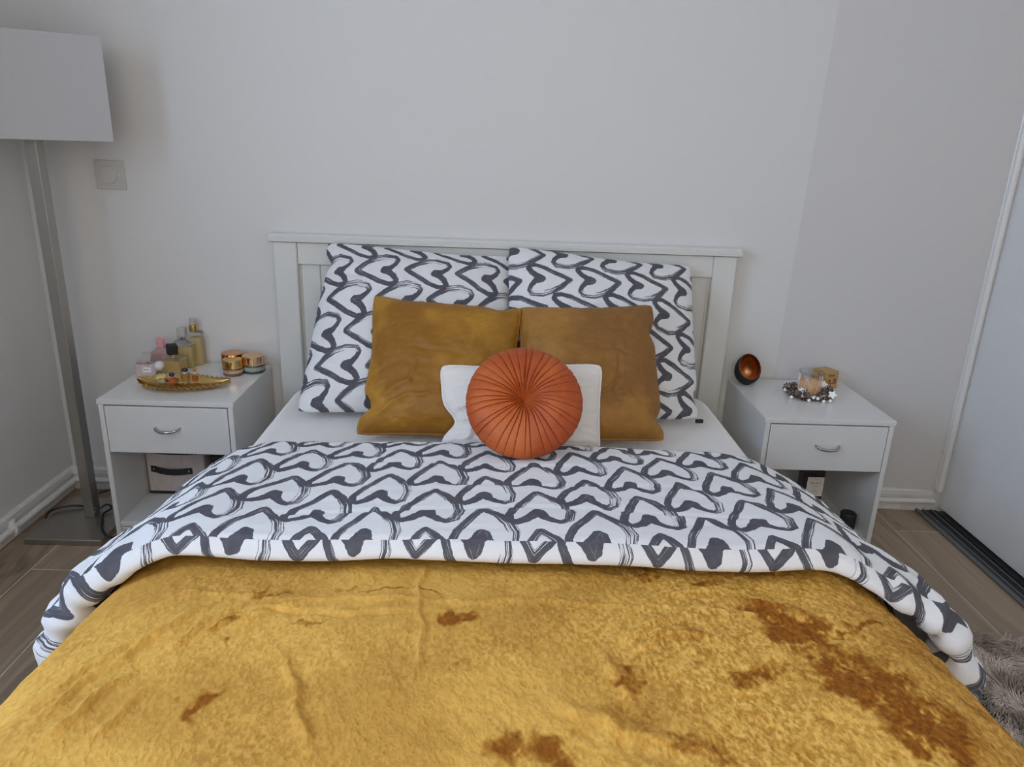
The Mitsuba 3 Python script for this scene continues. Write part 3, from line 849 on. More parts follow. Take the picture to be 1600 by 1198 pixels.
# ------------------------------------------------------------------ perfume bottles, jars and tray on the left table
ZT = .4872


def glass(name, tint, ior=1.5):
    return mat(name, {'type': 'dielectric', 'int_ior': ior, 'ext_ior': 1.0, 'specular_transmittance': {'type': 'rgb', 'value': list(tint)}})


M['gold_body'] = mat('gold_body', P((.62, .49, .22), .08, .5, spec_trans=.35))
M['amber_body'] = mat('amber_body', P((.66, .44, .16), .08, .5, spec_trans=.35))
M['blush_body'] = mat('blush_body', P((.66, .52, .50), .08, .5, spec_trans=.35))
M['clear_glass'] = glass('clear_glass', (.97, .97, .96))
M['pink_glass'] = glass('pink_glass', (.90, .80, .79))
M['mauve_glass'] = mat('mauve_glass', P((.55, .36, .35), .18, .5, spec_trans=.3))
M['gold_juice'] = glass('gold_juice', (0.98, 0.94, 0.72), 1.36)
M['amber_juice'] = glass('amber_juice', (0.98, 0.87, 0.58), 1.36)
M['pale_juice'] = glass('pale_juice', (0.98, 0.94, 0.74), 1.36)
M['orange_juice'] = glass('orange_juice', (0.98, 0.62, 0.36), 1.36)
M['rust_juice'] = glass('rust_juice', (0.97, 0.76, 0.46), 1.36)
M['blush_juice'] = glass('blush_juice', (0.98, 0.92, 0.91), 1.36)
M['pink_cap'] = mat('pink_cap', P((.62, .30, .32), .35))
M['frosted'] = mat('frosted', P((.72, .72, .70), .55, spec_trans=.25))
M['gold'] = mat('gold', two(P((.70, .48, .18), .22, metallic=1.0)))
M['gold_leaf'] = mat('gold_leaf', two(P((.62, .43, .16), .27, metallic=1.0)))
M['copper'] = mat('copper', two(P((.72, .36, .17), .16, metallic=1.0)))
M['rose_gold'] = mat('rose_gold', two(P((.80, .50, .28), .15, metallic=1.0)))
M['paper'] = mat('paper', P((.80, .77, .74), .7))
M['ink'] = mat('ink', P((.02, .02, .025), .6))
M['cobalt'] = mat('cobalt', P((.008, .012, .10), .15, clearcoat=.6))
M['garnet'] = mat('garnet', P((.022, .006, .008), .15, clearcoat=.6))
M['amber_solid'] = mat('amber_solid', P((.60, .30, .06), .12, spec_trans=.4))
M['ribbon'] = mat('ribbon', P((.34, .285, .275), .5))
M['brown_glass'] = mat('brown_glass', P((.028, .014, .008), .08, clearcoat=1.0))
M['green_glass'] = mat('green_glass', P((.035, .050, .040), .08, clearcoat=1.0))
M['sage_band'] = mat('sage_band', P((.25, .30, .25), .25))
M['peach_glass'] = mat('peach_glass', P((.50, .34, .22), .18, clearcoat=.8))
M['umber_glass'] = mat('umber_glass', P((.16, .075, .035), .1, clearcoat=.8))


def text_at(s, h, pos, rz=0, depth=.0004, bold=False, width=None):
    """Upright lettering centred at pos, facing -y before the turn rz."""
    m = meshkit.text_mesh(s, h, depth, bold)
    v = np.array(m.vertices)
    v[:, 0] -= (v[:, 0].min()+v[:, 0].max())/2
    if width:
        v[:, 0] *= width/(v[:, 0].max()-v[:, 0].min())
    w = np.stack([v[:, 0], -v[:, 2], v[:, 1]-h/2], 1)
    m = trimesh.Trimesh(w, m.faces, process=False)
    return move(m, pos, rz)


def shoulder_box(x, y, z0, w, d, h, top_w=None, r=.004, sh=.008):
    """Bottle body: a rounded box with sloped shoulders."""
    top_w = top_w or w*.55
    s = trimesh.creation.icosphere(1, r).vertices
    pts = []
    for a, b, z in ((w, d, z0+r), (w, d, z0+h-sh-r), (top_w, d*.6, z0+h-r)):
        for i in (-1, 1):
            for j in (-1, 1):
                pts.append(s+np.array([x+i*(a/2-r), y+j*(b/2-r), z]))
    return hull(np.vstack(pts))


# blush bottle with a bow and a paper label
b = thing('perfume_bottle', 'blush glass perfume bottle with a bow and a white label, leftmost on the table', 'perfume bottle', 'perfume bottles')
bx, by = -1.152, -.172
M['cap_glass'] = mat('cap_glass', P((.64, .62, .60), .1, .6, spec_trans=.45, clearcoat=.6))
add(b+'__body', move(rbox(-.034, .034, -.017, .017, 0, .043, .004), (bx, by, ZT), .12), M['blush_body'], 40)
add(b+'__label', move(box(-.012, .013, -.0178, -.0170, .018, .034, .0002), (bx+.003, by, ZT), .12), M['paper'], False, label='white paper label')
add(b+'__label__lettering', text_at('Miss Dior', .0055, (bx+.0055, by-.0178, ZT+.0265), .12, .0003, width=.020), M['ink'], False)
add(b+'__neck', lathe([(0, 0), (.011, 0), (.011, .007), (0, .007)], 24, (bx, by, ZT+.0432)), M['ribbon'], 40)
bow = []
for s in (-1, 1):
    q = spline([(0, 0, 0), (s*.010, -.002, .005), (s*.019, -.001, .004), (s*.020, 0, -.002), (s*.011, -.002, -.003), (0, 0, 0)], 24)
    bow.append(tube(q, .0024, 6))
    bow.append(tube(spline([(0, -.001, 0), (s*.008, -.003, -.004), (s*.015, -.004, -.010)], 12), .0020, 6))
bow.append(trimesh.creation.icosphere(1, .0035))
add(b+'__bow', move(cat(*bow), (bx-.003, by-.0125, ZT+.047), .1), M['ribbon'], True, label='satin bow tied at the neck')
add(b+'__cap', move(hull([(x*w, y*w, z) for w, z in ((.0105, .0505), (.0150, .0735), (.0135, .0755)) for x in (-1, 1) for y in (-1, 1)]), (bx+.002, by, ZT), .3), M['cap_glass'], 25)

# mauve bottle with pink cap
b = thing('perfume_bottle', 'mauve perfume bottle with a tall pink cap at the back', 'perfume bottle', 'perfume bottles')
bx, by = -1.140, -.085
add(b+'__body', shoulder_box(bx, by, ZT, .068, .036, .074, .030, .004, .016), M['mauve_glass'], 40)
add(b+'__cap', lathe([(0, .0742), (.0125, .0742), (.0138, .0755), (.0142, .100), (.0136, .1025), (.010, .1035), (0, .1035)], 36, (bx, by, ZT)), M['pink_cap'], 40, label='pink cap')

# square amber bottle with black cube cap
b = thing('perfume_bottle', 'square amber perfume bottle with a black cube cap', 'perfume bottle', 'perfume bottles')
bx, by = -1.086, -.124
add(b+'__body', move(rbox(-.034, .034, -.020, .020, .0435, .054, .003), (bx, by, ZT), -.25), M['clear_glass'], 40)
add(b+'__perfume', move(rbox(-.034, .034, -.020, .020, 0, .043, .003), (bx, by, ZT), -.25), M['amber_body'], 40)
add(b+'__collar', lathe([(0, .0542), (.009, .0542), (.009, .062), (0, .062)], 24, (bx, by, ZT)), M['gold'], 40)
add(b+'__cap', move(rbox(-.0155, .0155, -.0155, .0155, -.0155, .0155, .0015), (bx-.002, by, ZT+.0785), .6, .06, .05), M['matte_black'], 35, label='black cube cap')

# clear bottle with block glass cap
b = thing('perfume_bottle', 'clear perfume bottle of gold liquid with a glass block cap', 'perfume bottle', 'perfume bottles')
bx, by = -1.076, -.062
add(b+'__body', shoulder_box(bx, by, ZT+.0745, .064, .030, .0235, .040, .004, .010), M['clear_glass'], 40)
add(b+'__perfume', rbox(bx-.032, bx+.032, by-.015, by+.015, ZT, ZT+.074, .004), M['gold_body'], 40)
add(b+'__collar', lathe([(0, .0982), (.008, .0982), (.008, .104), (0, .104)], 24, (bx, by, ZT)), M['chrome'], 40)
add(b+'__cap', rbox(bx-.0145, bx+.0125, by-.0125, by+.0125, ZT+.1045, ZT+.137, .004), M['cap_glass'], 40)

# tall bottle with gold collar and clear spray cap
b = thing('perfume_bottle', 'tall slim perfume bottle with a gold collar, tallest of the group', 'perfume bottle', 'perfume bottles')
bx, by = -1.043, -.030
add(b+'__body', rbox(bx-.019, bx+.019, by-.015, by+.015, ZT+.0985, ZT+.118, .003), M['clear_glass'], 40)
add(b+'__perfume', rbox(bx-.019, bx+.019, by-.015, by+.015, ZT, ZT+.098, .003), M['gold_body'], 40)
add(b+'__collar', lathe([(0, .1182), (.0140, .1182), (.0145, .1195), (.0145, .137), (.0135, .1385), (0, .1385)], 32, (bx-.008, by, ZT)), M['gold'], 40, label='shiny gold collar')
add(b+'__spray_cap', lathe([(0, .1390), (.0095, .1390), (.0105, .1400), (.0105, .1600), (.0095, .1615), (0, .1620)], 32, (bx-.008, by, ZT)), M['cap_glass'], 40)
add(b+'__spray_cap__nozzle', lathe([(0, .1425), (.0055, .1425), (.0055, .1560), (0, .1565)], 20, (bx-.008, by, ZT)), M['gold'], 40)


# gold leaf-shaped tray
def leaf_tray():
    nu, nv = 421, 61
    s = np.linspace(0, 1, nu); t = np.linspace(-1, 1, nv)
    S_, T_ = np.meshgrid(s, t, indexing='ij')
    L = .279
    half = .073*np.sin(np.pi*np.clip(S_, 0, 1)**.92)**.80*(1-.18*S_)+.0045*(1-S_)*(S_ < .12)+.0018
    serr = 1+.030*np.sin(S_*95)*np.abs(T_)**4*(S_ > .3)
    x = -L/2+S_*L
    y = T_*half*serr-.010*np.sin(np.pi*S_)
    rib = np.sin((S_*1.0-.22*np.abs(T_))*2*np.pi*17)
    lift = np.sin(np.pi*S_)**.6
    tip = .010*np.clip((S_-.75)/.25, 0, 1)**2+.012*np.clip((.15-S_)/.15, 0, 1)**1.5
    ztop = .013+.009*np.abs(T_)**2.2*lift+tip+.0032*rib*np.clip(np.abs(T_)*4, 0, 1)+.0014*np.exp(-(T_/.06)**2)
    zbot = .0205*np.abs(T_)**2.0*lift+tip+.010*(1-lift)
    zbot = np.minimum(zbot, ztop-.0045)
    ob = y+np.sign(T_)*np.abs(T_)**.7*.0062*rib*lift
    A = np.stack([x, y+np.sign(T_)*np.abs(T_)**3*.0050*rib, ztop], -1).reshape(-1, 3)
    B = np.stack([x, ob, zbot+.0030*rib*np.abs(T_)], -1).reshape(-1, 3)
    f = grid_faces(nu, nv)
    N = nu*nv
    rimi = np.r_[np.arange(nv), np.arange(1, nu)*nv+nv-1, (nu-1)*nv+np.arange(nv-2, -1, -1), np.arange(nu-2, 0, -1)*nv]
    side = np.stack([rimi, rimi+N, np.roll(rimi, -1)+N, np.roll(rimi, -1)], 1)
    m = trimesh.Trimesh(*meshkit.arrays((np.vstack([A, B]), np.vstack([f, f[:, ::-1]+N, side[:, ::-1]])))[:2], process=False)
    if m.volume < 0:
        m.invert()
    return m


tm = move(leaf_tray(), (-.995, -.268, ZT), .07)
tm.vertices[:, 2] += ZT+.0004-tm.vertices[:, 2].min()
add('leaf_tray', tm, M['gold_leaf'], True, label='gold leaf-shaped tray holding four miniature bottles', category='tray')
ZM = ZT+.0172

b = thing('mini_perfume', 'round miniature perfume with a frosted ball stopper on the gold tray', 'perfume bottle', 'miniature perfumes')
c = (-1.061, -.283, ZM)
add(b+'__body', lathe([(0, 0), (.011, 0), (.0115, .003), (.0125, .006), (.0168, .015), (.0170, .022), (.0135, .031), (.0075, .035), (.0065, .039), (0, .039)], 40, c), M['clear_glass'], 40)
add(b+'__body__perfume', lathe([(0, .007), (.0105, .0075), (.0142, .016), (.0144, .021), (.0115, .028), (0, .028)], 40, c), M['pale_juice'], 40)
add(b+'__stopper', lathe([(0, .0395), (.006, .0395), (.007, .042), (.0125, .046), (.0148, .053), (.0138, .061), (.009, .067), (0, .069)], 40, c), M['frosted'], True, label='frosted glass ball stopper')
b = thing('mini_perfume', 'flat orange miniature perfume with an oval blue cap on the gold tray', 'perfume bottle', 'miniature perfumes')
c = (-1.026, -.284, ZM)
add(b+'__body', lathe([(0, 0), (.014, 0), (.019, .003), (.0205, .007), (.018, .012), (.010, .016), (.005, .018), (.0045, .021), (0, .021)], 40, c), M['clear_glass'], 40)
add(b+'__body__perfume', lathe([(0, .002), (.013, .0022), (.0175, .005), (.0180, .0075), (.015, .011), (.007, .014), (0, .0145)], 40, c), M['orange_juice'], 40)
add(b+'__cap', lathe([(0, .0212), (.004, .0212), (.0075, .024), (.0085, .027), (.0075, .030), (.004, .0325), (0, .033)], 32, c), M['cobalt'], True, label='blue cap')
b = thing('mini_perfume', 'rectangular amber miniature perfume with a dark oval cap on the gold tray', 'perfume bottle', 'miniature perfumes')
c = (-.988, -.276, ZM)
add(b+'__body', rbox(c[0]-.0125, c[0]+.0125, c[1]-.008, c[1]+.008, ZM, ZM+.031, .0025), M['clear_glass'], 40)
add(b+'__body__perfume', rbox(c[0]-.0102, c[0]+.0102, c[1]-.0058, c[1]+.0058, ZM+.003, ZM+.025, .0015), M['rust_juice'], 40)
add(b+'__neck', lathe([(0, .0312), (.007, .0312), (.007, .0352), (0, .0352)], 24, c), M['frosted'], 40)
add(b+'__cap', lathe([(0, .0355), (.005, .0355), (.0090, .038), (.0096, .041), (.0085, .044), (.0050, .0462), (0, .0466)], 32, c), M['garnet'], True, label='dark cap')
b = thing('mini_perfume', 'narrow amber miniature perfume with a flared top on the gold tray', 'perfume bottle', 'miniature perfumes')
c = (-.960, -.272, ZM)
add(b+'__body', rbox(c[0]-.0085, c[0]+.0085, c[1]-.006, c[1]+.006, ZM, ZM+.029, .0018), M['clear_glass'], 40)
add(b+'__body__perfume', rbox(c[0]-.0065, c[0]+.0065, c[1]-.0042, c[1]+.0042, ZM+.0025, ZM+.023, .001), M['orange_juice'], 40)
add(b+'__neck', lathe([(0, .0292), (.0055, .0292), (.0050, .0342), (0, .0342)], 20, c), M['frosted'], 40)
add(b+'__stopper', lathe([(0, .0344), (.0030, .0344), (.0040, .038), (.0075, .043), (.0070, .0445), (0, .0450)], 24, c), M['amber_solid'], 40)


def jar(cx, cy, r, h, lid_h, label, body, band, lid):
    k = thing('cream_jar', label, 'cream jar', 'cream jars')
    c = (cx, cy, ZT)
    hb = h-lid_h
    add(k+'__body', lathe([(0, 0), (r*.86, 0), (r*.97, .002), (r, .006), (r*.99, hb-.004), (r*.93, hb-.0005), (0, hb-.0005)], 48, c), body, 35)
    if band:
        add(k+'__band', lathe([(r*1.002, .010), (r*1.008, .0105), (r*1.004, hb-.005), (r*.996, hb-.0055)], 48, c), band, 35)
    lathe_lid = [(0, hb), (r*1.0, hb), (r*1.03, hb+.001), (r*1.03, hb+.004), (r*1.0, hb+.005), (r*1.0, h-.0025), (r*.96, h-.0006), (r*.90, h), (0, h-.0004)]
    add(k+'__lid', lathe(lathe_lid, 56, c), lid, 30)
    return k


jar(-.912, -.068, .0365, .058, .031, 'dark cream jar with a copper lid, at the back by the wall', M['brown_glass'], None, M['copper'])
jb = jar(-.893, -.128, .0320, .053, .028, 'small peach cream jar with a gold lid, in front of two larger jars', M['umber_glass'], M['peach_glass'], M['gold'])
add(jb+'__band__lettering', text_at('lumiere', .0035, (-.902, -.128-.0321, ZT+.0165), 0, .0003, width=.018), M['umber_glass'], False)
jar(-.836, -.092, .0365, .058, .030, 'sage green cream jar with a gold lid, nearest the bed', M['green_glass'], M['sage_band'], M['rose_gold'])

# ------------------------------------------------------------------ things on the right table
k = thing('candle_holder', 'black egg-shaped candle holder with a copper inside, by the wall', 'candle holder')


def egg(r, h, n=56, m=36):
    a = np.linspace(0, np.pi, m)
    rad = r*np.sin(a)*(1-.13*np.cos(np.pi-a)*-1*-1)
    z = h/2*(1-np.cos(a))
    return lathe(np.stack([np.maximum(rad, 0), z], 1), n)


def man(m):
    v, f, _ = meshkit.arrays(m)
    t = trimesh.Trimesh(v, f, process=True)
    return m3.Manifold(m3.Mesh(np.asarray(t.vertices, np.float32), np.asarray(t.faces, np.uint32)))


outer, mid, inner = man(egg(.0435, .106)), man(move(egg(.0423, .1036), (0, 0, .0012))), man(move(egg(.0415, .102), (0, 0, .002)))
cutn = np.array([.02, -.84, .54]); cutn /= np.linalg.norm(cutn)
big = m3.Manifold.cube((.4, .4, .4), True)
q = np.cross(cutn, [0, 0, 1.]); q /= np.linalg.norm(q); w_ = np.cross(cutn, q)
R3 = np.stack([q, w_, cutn], 1)
big = big.transform(np.hstack([R3, (np.array([0, 0, .056])+cutn*(.2+.018))[:, None]]))
ex, ey = .838, -.068
shell_o = (outer-mid-big).translate((ex, ey, ZT))
shell_i = (mid-inner-big).translate((ex, ey, ZT))
add(k+'__shell', shell_o, M['matte_black'], 40)
M['copper_lining'] = mat('copper_lining', two(P((.42, .17, .065), .33, metallic=1.0)))
add(k+'__lining', shell_i, M['copper_lining'], 40, label='shiny copper lining')
add(k+'__foot', lathe([(0, 0), (.014, 0), (.0145, .003), (0, .003)], 24, (ex, ey, ZT-.0002)), M['matte_black'], 40)

# candle in a glass tumbler
M['wax'] = mat('wax', P((.62, .36, .20), .5))
M['white_line'] = mat('white_line', P((.80, .72, .62), .5))
k = thing('glass_candle', 'scented candle in a clear glass tumbler with white twig lines', 'candle')
gx, gy, gr, gh = 1.010, -.180, .0385, .080
gz = ZT+.004
add(k+'__tumbler', lathe([(0, 0), (gr*.86, 0), (gr*.92, .003), (gr, gh-.001), (gr-.0008, gh), (gr-.0022, gh-.001), (gr*.86, .007), (0, .007)], 64, (gx, gy, gz)), M['clear_glass'], 40)
add(k+'__wax', lathe([(0, .0075), (gr*.84, .0078), (gr*.90, .046), (gr*.88, .0475), (.004, .0465), (0, .0465)], 48, (gx, gy, gz)), M['wax'], 40, label='peach coloured wax')
add(k+'__wick', tube([(gx, gy, gz+.0466), (gx+.001, gy, gz+.055)], .0008, 6), M['black'], True)
tw = []
r0 = np.random.default_rng(5)
for i in range(16):
    a0 = i/16*2*np.pi+.1*r0.random()
    sw_ = (r0.random()-.5)*1.1
    pts = []
    for t in np.linspace(0, 1, 10):
        a = a0+sw_*t+.08*math.sin(t*5+i)
        z = .006+t*(gh-.012)
        rad = gr*.92+(gr-gr*.92)*(z/gh)+.0003
        pts.append((gx+rad*math.cos(a), gy+rad*math.sin(a), gz+z))
    tw.append(tube(pts, .0006, 5))
add(k+'__twig_print', cat(*tw), M['white_line'], True, label='white printed twig lines')

# wreath of pine cones around it
M['cone'] = mat('cone', two(P(proc(lambda p, n, uv: mix(mi.Color3f(.055, .030, .020), mi.Color3f(.50, .42, .38), smoothstep(.50, .70, noise(p.x*260, p.y*260, p.z*260)))), .8)))
M['berry'] = mat('berry', P((.78, .75, .72), .3))
M['felt'] = mat('felt', P((.82, .82, .82), .85))
M['twig'] = mat('twig', P((.06, .04, .03), .8))


def cone_mesh(r, h, seed):
    rr = np.random.default_rng(seed)
    parts = [lathe([(0, -h*.5), (r*.45, -h*.3), (r*.5, 0), (r*.3, h*.35), (0, h*.5)], 12)]
    N = 46
    for i in range(N):
        t = i/(N-1)
        a = i*2.39996+rr.random()*.2
        z = -h*.48+t*h*.98
        rad = r*math.sin(math.pi*(.18+.74*t))**.8
        L = r*.55*(1-.45*t)
        w = r*.34*(1-.3*t)
        d = np.array([math.cos(a), math.sin(a), .25+.5*t]); d /= np.linalg.norm(d)
        s = np.array([-math.sin(a), math.cos(a), 0])
        u = np.cross(d, s)
        p = np.array([math.cos(a)*(rad-L*.55), math.sin(a)*(rad-L*.55), z])
        parts.append(hull([p+s*w*.4+u*w*.15, p-s*w*.4+u*w*.15, p+d*L*.7+s*w, p+d*L*.7-s*w, p+d*L*.7+u*w*.4, p+d*L*.7-u*w*.25, p+d*L+s*w*.35-u*w*.1, p+d*L-s*w*.35-u*w*.1, p-u*w*.2]))
    return cat(*parts)


def star_mesh(r, t):
    p = [(r*(1 if i % 2 == 0 else .52)*math.cos(i*math.pi/5), r*(1 if i % 2 == 0 else .52)*math.sin(i*math.pi/5)) for i in range(10)]
    return trimesh.creation.extrude_polygon(__import__('shapely.geometry', fromlist=['Polygon']).Polygon(p).buffer(r*.12), t)


k = thing('pine_cone_wreath', 'small wreath of frosted pine cones, white berries and stars around the candle', 'wreath')
wr_, wy = .064, .059
ring = [(gx+wr_*.93*math.cos(a), gy+wy*.98*math.sin(a), ZT+.006) for a in np.linspace(0, 2*np.pi, 60, endpoint=False)]
add(k+'__ring', tube(ring, .0045, 8, True), M['twig'], True)
for i, (a, s, rot) in enumerate(((2.65, 1.1, .3), (3.35, .9, 1.4), (4.15, 1.15, 1.2), (5.05, 1.0, .9), (5.75, 1.1, 2.0), (.05, 1.15, .2), (.75, .85, 1.1), (1.6, .8, 2.2), (2.1, .8, 1.0))):
    m = cone_mesh(.0145*s, .030*s, 40+i)
    m = move(m, 0, 0, .8+.4*math.sin(i*2.3))
    add(k+'__pine_cone', move(m, (gx+wr_*math.cos(a), gy+wy*math.sin(a), ZT+.0175), rot), M['cone'], 40)
for i, (dx, dy, z) in enumerate(((-.070, -.038, .0062), (-.024, -.066, .006), (.006, -.062, .012), (.022, -.072, .006), (.046, -.066, .006), (-.040, -.052, .016), (.070, .014, .012), (-.070, .020, .012), (-.010, -.066, .016))):
    add(k+'__berry', move(trimesh.creation.icosphere(3, .0056), (gx+dx, gy+dy, ZT+z)), M['berry'], True)
for i, (dx, dy, z, rz, rx) in enumerate(((-.036, -.036, .028, .5, .35), (.052, .012, .035, .3, .9), (.056, -.052, .022, -.5, 1.0))):
    add(k+'__star', move(move(star_mesh(.013, .004), 0, 0, rx), (gx+dx, gy+dy, ZT+z), rz), M['felt'], 30)
add(k+'__wire_tendril', cat(tube(spline([(gx-.066, gy+.02, ZT+.02), (gx-.060, gy+.026, ZT+.036), (gx-.045, gy+.030, ZT+.042), (gx-.034, gy+.030, ZT+.040)], 20), .0008, 6),
                            move(trimesh.creation.icosphere(2, .004), (gx-.031, gy+.030, ZT+.039))), M['frosted'], True)

# little wooden cube with a palm print
M['cube_wood'] = mat('cube_wood', P(proc(lambda p, n, uv: mix(mi.Color3f(.34, .19, .060), mi.Color3f(.46, .28, .105), fbm(p.x*30, p.y*30, p.z*180, 3))), .4))
M['print_red'] = mat('print_red', P((.22, .075, .03), .6))
M['print_brown'] = mat('print_brown', P((.06, .030, .012), .6))
M['print_pale'] = mat('print_pale', P((.58, .42, .20), .6))
k = thing('wooden_block', 'small varnished wooden cube printed with palm trees behind the candle', 'ornament')
kx, ky, kr, kh = 1.108, -.070, .42, .030
add(k+'__cube', move(rbox(-kh, kh, -kh, kh, 0, 2*kh, .003), (kx, ky, ZT), kr), M['cube_wood'], 40)


def on_cube(m):
    return move(m, (kx, ky, ZT), kr)


def flat(pts, y=-kh-.0004):
    return trimesh.creation.extrude_polygon(__import__('shapely.geometry', fromlist=['Polygon']).Polygon(pts), .0004)


def stand(m):
    v = np.array(m.vertices)
    return trimesh.Trimesh(np.stack([v[:, 0], -kh-v[:, 2], v[:, 1]], 1), m.faces[:, ::-1] if False else m.faces, process=False)


palms = []
for px, pz, s in ((-.010, .029, .8), (.013, .030, 1.25)):
    palms.append(flat([(px-.0008, pz-.009*s), (px+.0008, pz-.009*s), (px+.0004, pz), (px-.0004, pz)]))
    for a in np.linspace(0, 2*np.pi, 8)[:-1]:
        c0, s0 = math.cos(a), math.sin(a)
        palms.append(flat([(px, pz), (px+.005*s*c0-.0013*s0, pz+.004*s*s0+.0013*c0), (px+.0085*s*c0, pz+.0055*s*s0-.001), (px+.005*s*c0+.0013*s0, pz+.004*s*s0-.0013*c0)]))
add(k+'__cube__palm_print', on_cube(stand(cat(*palms))), M['print_brown'], False)
hill = [(-.022, .0165)]+[(x, .0165+.005*abs(math.sin(x*260))+.002) for x in np.linspace(-.021, .021, 22)]+[(.022, .0165)]
add(k+'__cube__ground_print', on_cube(stand(flat(hill))), M['print_red'], False)
add(k+'__cube__lettering', move(text_at('Mayali', .0065, (-.003, -kh, .047), 0, .0004, True, width=.024), (kx, ky, ZT), kr), M['print_brown'], False)
add(k+'__cube__pale_lines', on_cube(stand(cat(flat([(-.012, .0095), (.014, .0095), (.014, .0105), (-.012, .0105)]), flat([(-.008, .0060), (.010, .0060), (.010, .0068), (-.008, .0068)])))), M['print_pale'], False)

# ------------------------------------------------------------------ things on the lower shelves
M['box_fabric'] = mat('box_fabric', P(proc(lambda p, n, uv: mix(mi.Color3f(.42, .36, .34), mi.Color3f(.52, .46, .44), noise(p.x*260, p.y*260, p.z*30))), .85))
ZS = .0815
k = thing('storage_box', 'beige fabric storage box with black trim and strap handle on the left shelf', 'storage box')
x0, x1, yf_, yk = -1.178, -.988, -.205, -.035
add(k+'__body', box(x0, x1, yf_, yk, ZS+.008, ZS+.150, .003), M['box_fabric'], 30)
add(k+'__base_trim', box(x0-.001, x1+.001, yf_-.001, yk, ZS, ZS+.008, .001), M['black'], 30, label='black base trim')
top = [(x0-.001, ZS+.158)]+[(x, ZS+.148-.004*math.sin(math.pi*(x-x0)/(x1-x0))) for x in np.linspace(x0-.001, x1+.001, 20)]+[(x1+.001, ZS+.158)]
tp = trimesh.creation.extrude_polygon(__import__('shapely.geometry', fromlist=['Polygon']).Polygon(top), .172)
v = np.array(tp.vertices); tp = trimesh.Trimesh(np.stack([v[:, 0], -v[:, 2]+yk, v[:, 1]], 1), tp.faces, process=False); tp.fix_normals()
add(k+'__rim_trim', tp, M['black'], 30, label='black rim trim')
strap = []
s0 = np.linspace(0, 1, 24)
cx_, cz_ = (x0+x1)/2-.014, ZS+.092
top_ = np.stack([cx_+(s0-.5)*.136, yf_-.002-.010*np.sin(np.pi*np.clip((s0-.12)/.76, 0, 1))**.6, cz_-.004*np.sin(np.pi*s0)-.006*s0], 1)
sg = np.stack([top_+np.array([0, 0, -.011]), top_+np.array([0, 0, .011])], 1)
sv, sq = shell(sg, .002)
add(k+'__handle', (sv, sq), M['black'], False, label='black strap handle')
for s in (-1, 1):
    add(k+'__handle__rivet', move(lathe([(0, 0), (.003, 0), (.0026, .0012), (0, .0015)], 14), (cx_+s*.058, yf_-.0045, cz_-.003-.003*s), 0, math.pi/2), M['chrome'], True)
k = thing('black_box', 'dark box half hidden beside the beige storage box', 'box')
add(k+'__body', box(-.968, -.842, -.190, -.04, ZS, ZS+.118, .004), M['black'], 30)
add(k+'__lid', box(-.971, -.839, -.194, -.037, ZS+.118, ZS+.140, .004), M['matte_black'], 30)

M['bottle_black'] = mat('bottle_black', P((.016, .013, .012), .12, clearcoat=.8))
k = thing('reed_bottle', 'dark glass bottle with a pale label on the right shelf', 'bottle')
bx, by = 1.082, -.155
add(k+'__body', move(rbox(-.036, .036, -.026, .026, 0, .135, .005), (bx, by, ZS)), M['bottle_black'], 40)
add(k+'__label', box(bx-.024, bx+.034, by-.0270, by-.0262, ZS+.040, ZS+.112, .0002), M['paper'], False, label='pale printed label')
lab = [text_at(t, h, (bx+.006, by-.0271, ZS+z), 0, .0003, width=w) for t, h, z, w in (('no 4', .004, .103, .010), ('Fleur de lin', .006, .090, .036), ('parfum', .004, .078, .018), ('Paris', .004, .060, .016))]
add(k+'__label__lettering', cat(*lab), M['ink'], False)
add(k+'__neck', lathe([(0, 0), (.013, 0), (.013, .018), (0, .018)], 24, (bx, by, ZS+.135)), M['bottle_black'], 40)
k = thing('black_canister', 'black matte canister standing at the front of the right shelf', 'canister')
c = (1.145, -.325, ZS)
add(k+'__body', lathe([(0, 0), (.0235, 0), (.025, .002), (.025, .040), (.0245, .042), (0, .042)], 40, c), M['matte_black'], 40)
add(k+'__lid', lathe([(0, .0425), (.0245, .0425), (.0252, .044), (.0248, .052), (.022, .0555), (0, .0565)], 40, c), M['black'], 40)

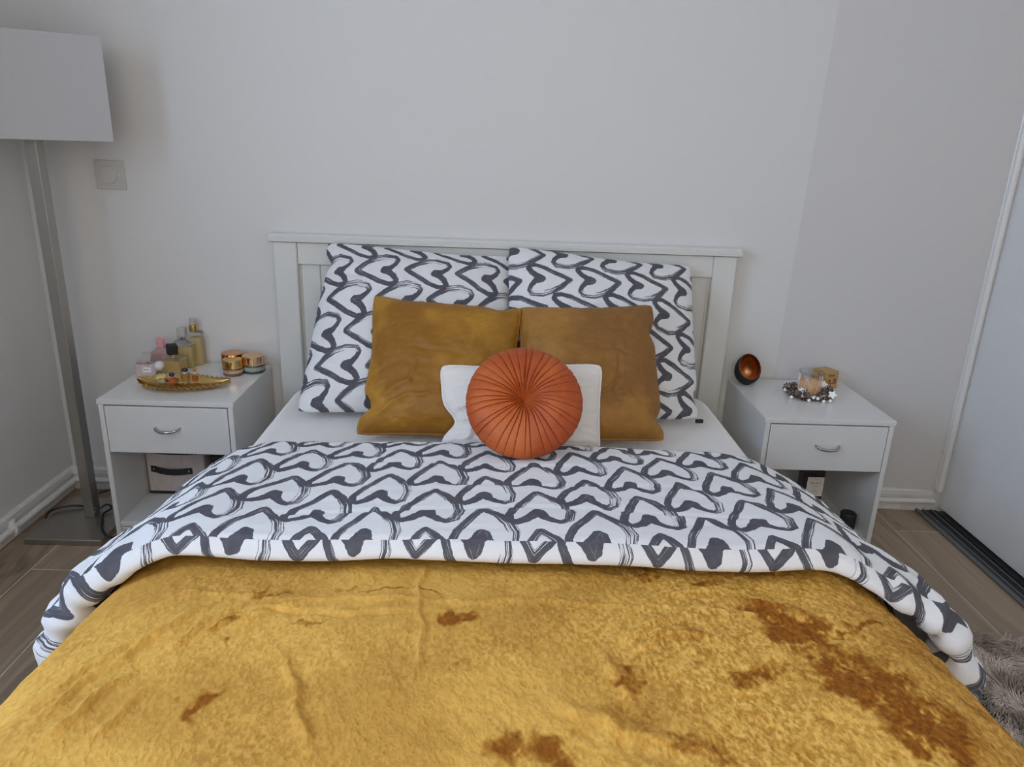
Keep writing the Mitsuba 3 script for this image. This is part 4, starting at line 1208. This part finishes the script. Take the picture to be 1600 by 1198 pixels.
# ------------------------------------------------------------------ shaggy rug on the right
M['rug_base'] = mat('rug_base', P((.20, .165, .135), .9))
M['fur'] = mat('fur', two(P(proc(lambda p, n, uv: mix(mi.Color3f(.25, .205, .17), mi.Color3f(.58, .51, .45), smoothstep(.30, .70, fbm(p.x*14, p.y*14, 0., 3)))*(.8+.4*noise(p.x*300, p.y*300, 0.))), .75, .3)))
rug = thing('rug', 'grey-beige shaggy fur rug on the floor at the right of the bed', 'rug')
edge = []
for a in np.linspace(0, 2*np.pi, 90, endpoint=False):
    r = 1+.05*math.sin(3*a+1)+.04*math.sin(7*a)
    edge.append((1.20+.305*r*math.copysign(abs(math.cos(a))**.8, math.cos(a)), -1.33+.55*r*math.copysign(abs(math.sin(a))**.8, math.sin(a))))
rp = __import__('shapely.geometry', fromlist=['Polygon']).Polygon(edge)
add(rug+'__backing', move(trimesh.creation.extrude_polygon(rp, .006), (0, 0, .0006)), M['rug_base'], 30)


def fur():
    r = np.random.default_rng(11)
    import shapely
    P2 = r.random((60000, 2))*[.75, 1.25]+[.84, -1.95]
    P2 = P2[shapely.contains_xy(rp, P2[:, 0], P2[:, 1])]
    P2 = P2[(P2[:, 0] > .95)][:34000]
    n = len(P2)
    f = meshkit.fbm(np.c_[P2*5, np.zeros(n)], 3, 3)
    ang = f*12+r.normal(0, .35, n)
    L = .040+.030*r.random(n)
    clump = meshkit.fbm(np.c_[P2*16, np.zeros(n)], 2, 8)
    d = np.stack([np.cos(ang), np.sin(ang)], 1)
    s = np.stack([-np.sin(ang), np.cos(ang)], 1)
    w = .0012+.0012*r.random(n)
    hgt = .012+.030*clump
    vs = []
    for t, wt in ((0, 1), (.35, .9), (.7, .6), (1, 0)):
        c = np.c_[P2+d*(L*t)[:, None], .005+hgt*np.sin(t*2.0)+.002]
        off = np.c_[s*(w*wt)[:, None], np.zeros(n)]
        vs += [c-off, c+off] if wt else [c]
    V = np.stack(vs, 1)                                    # n, 7, 3
    base = np.arange(n)[:, None]*7
    F = np.concatenate([base+np.array(t) for t in ((0, 1, 3), (0, 3, 2), (2, 3, 5), (2, 5, 4), (4, 5, 6))])
    uv = np.tile(np.array([[0, 0], [1, 0], [0, .35], [1, .35], [0, .7], [1, .7], [.5, 1]]), (n, 1))
    return trimesh.Trimesh(V.reshape(-1, 3), F, process=False), uv


fm, fuv = fur()
add(rug+'__fur', fm, M['fur'], True, fuv, kind='stuff')
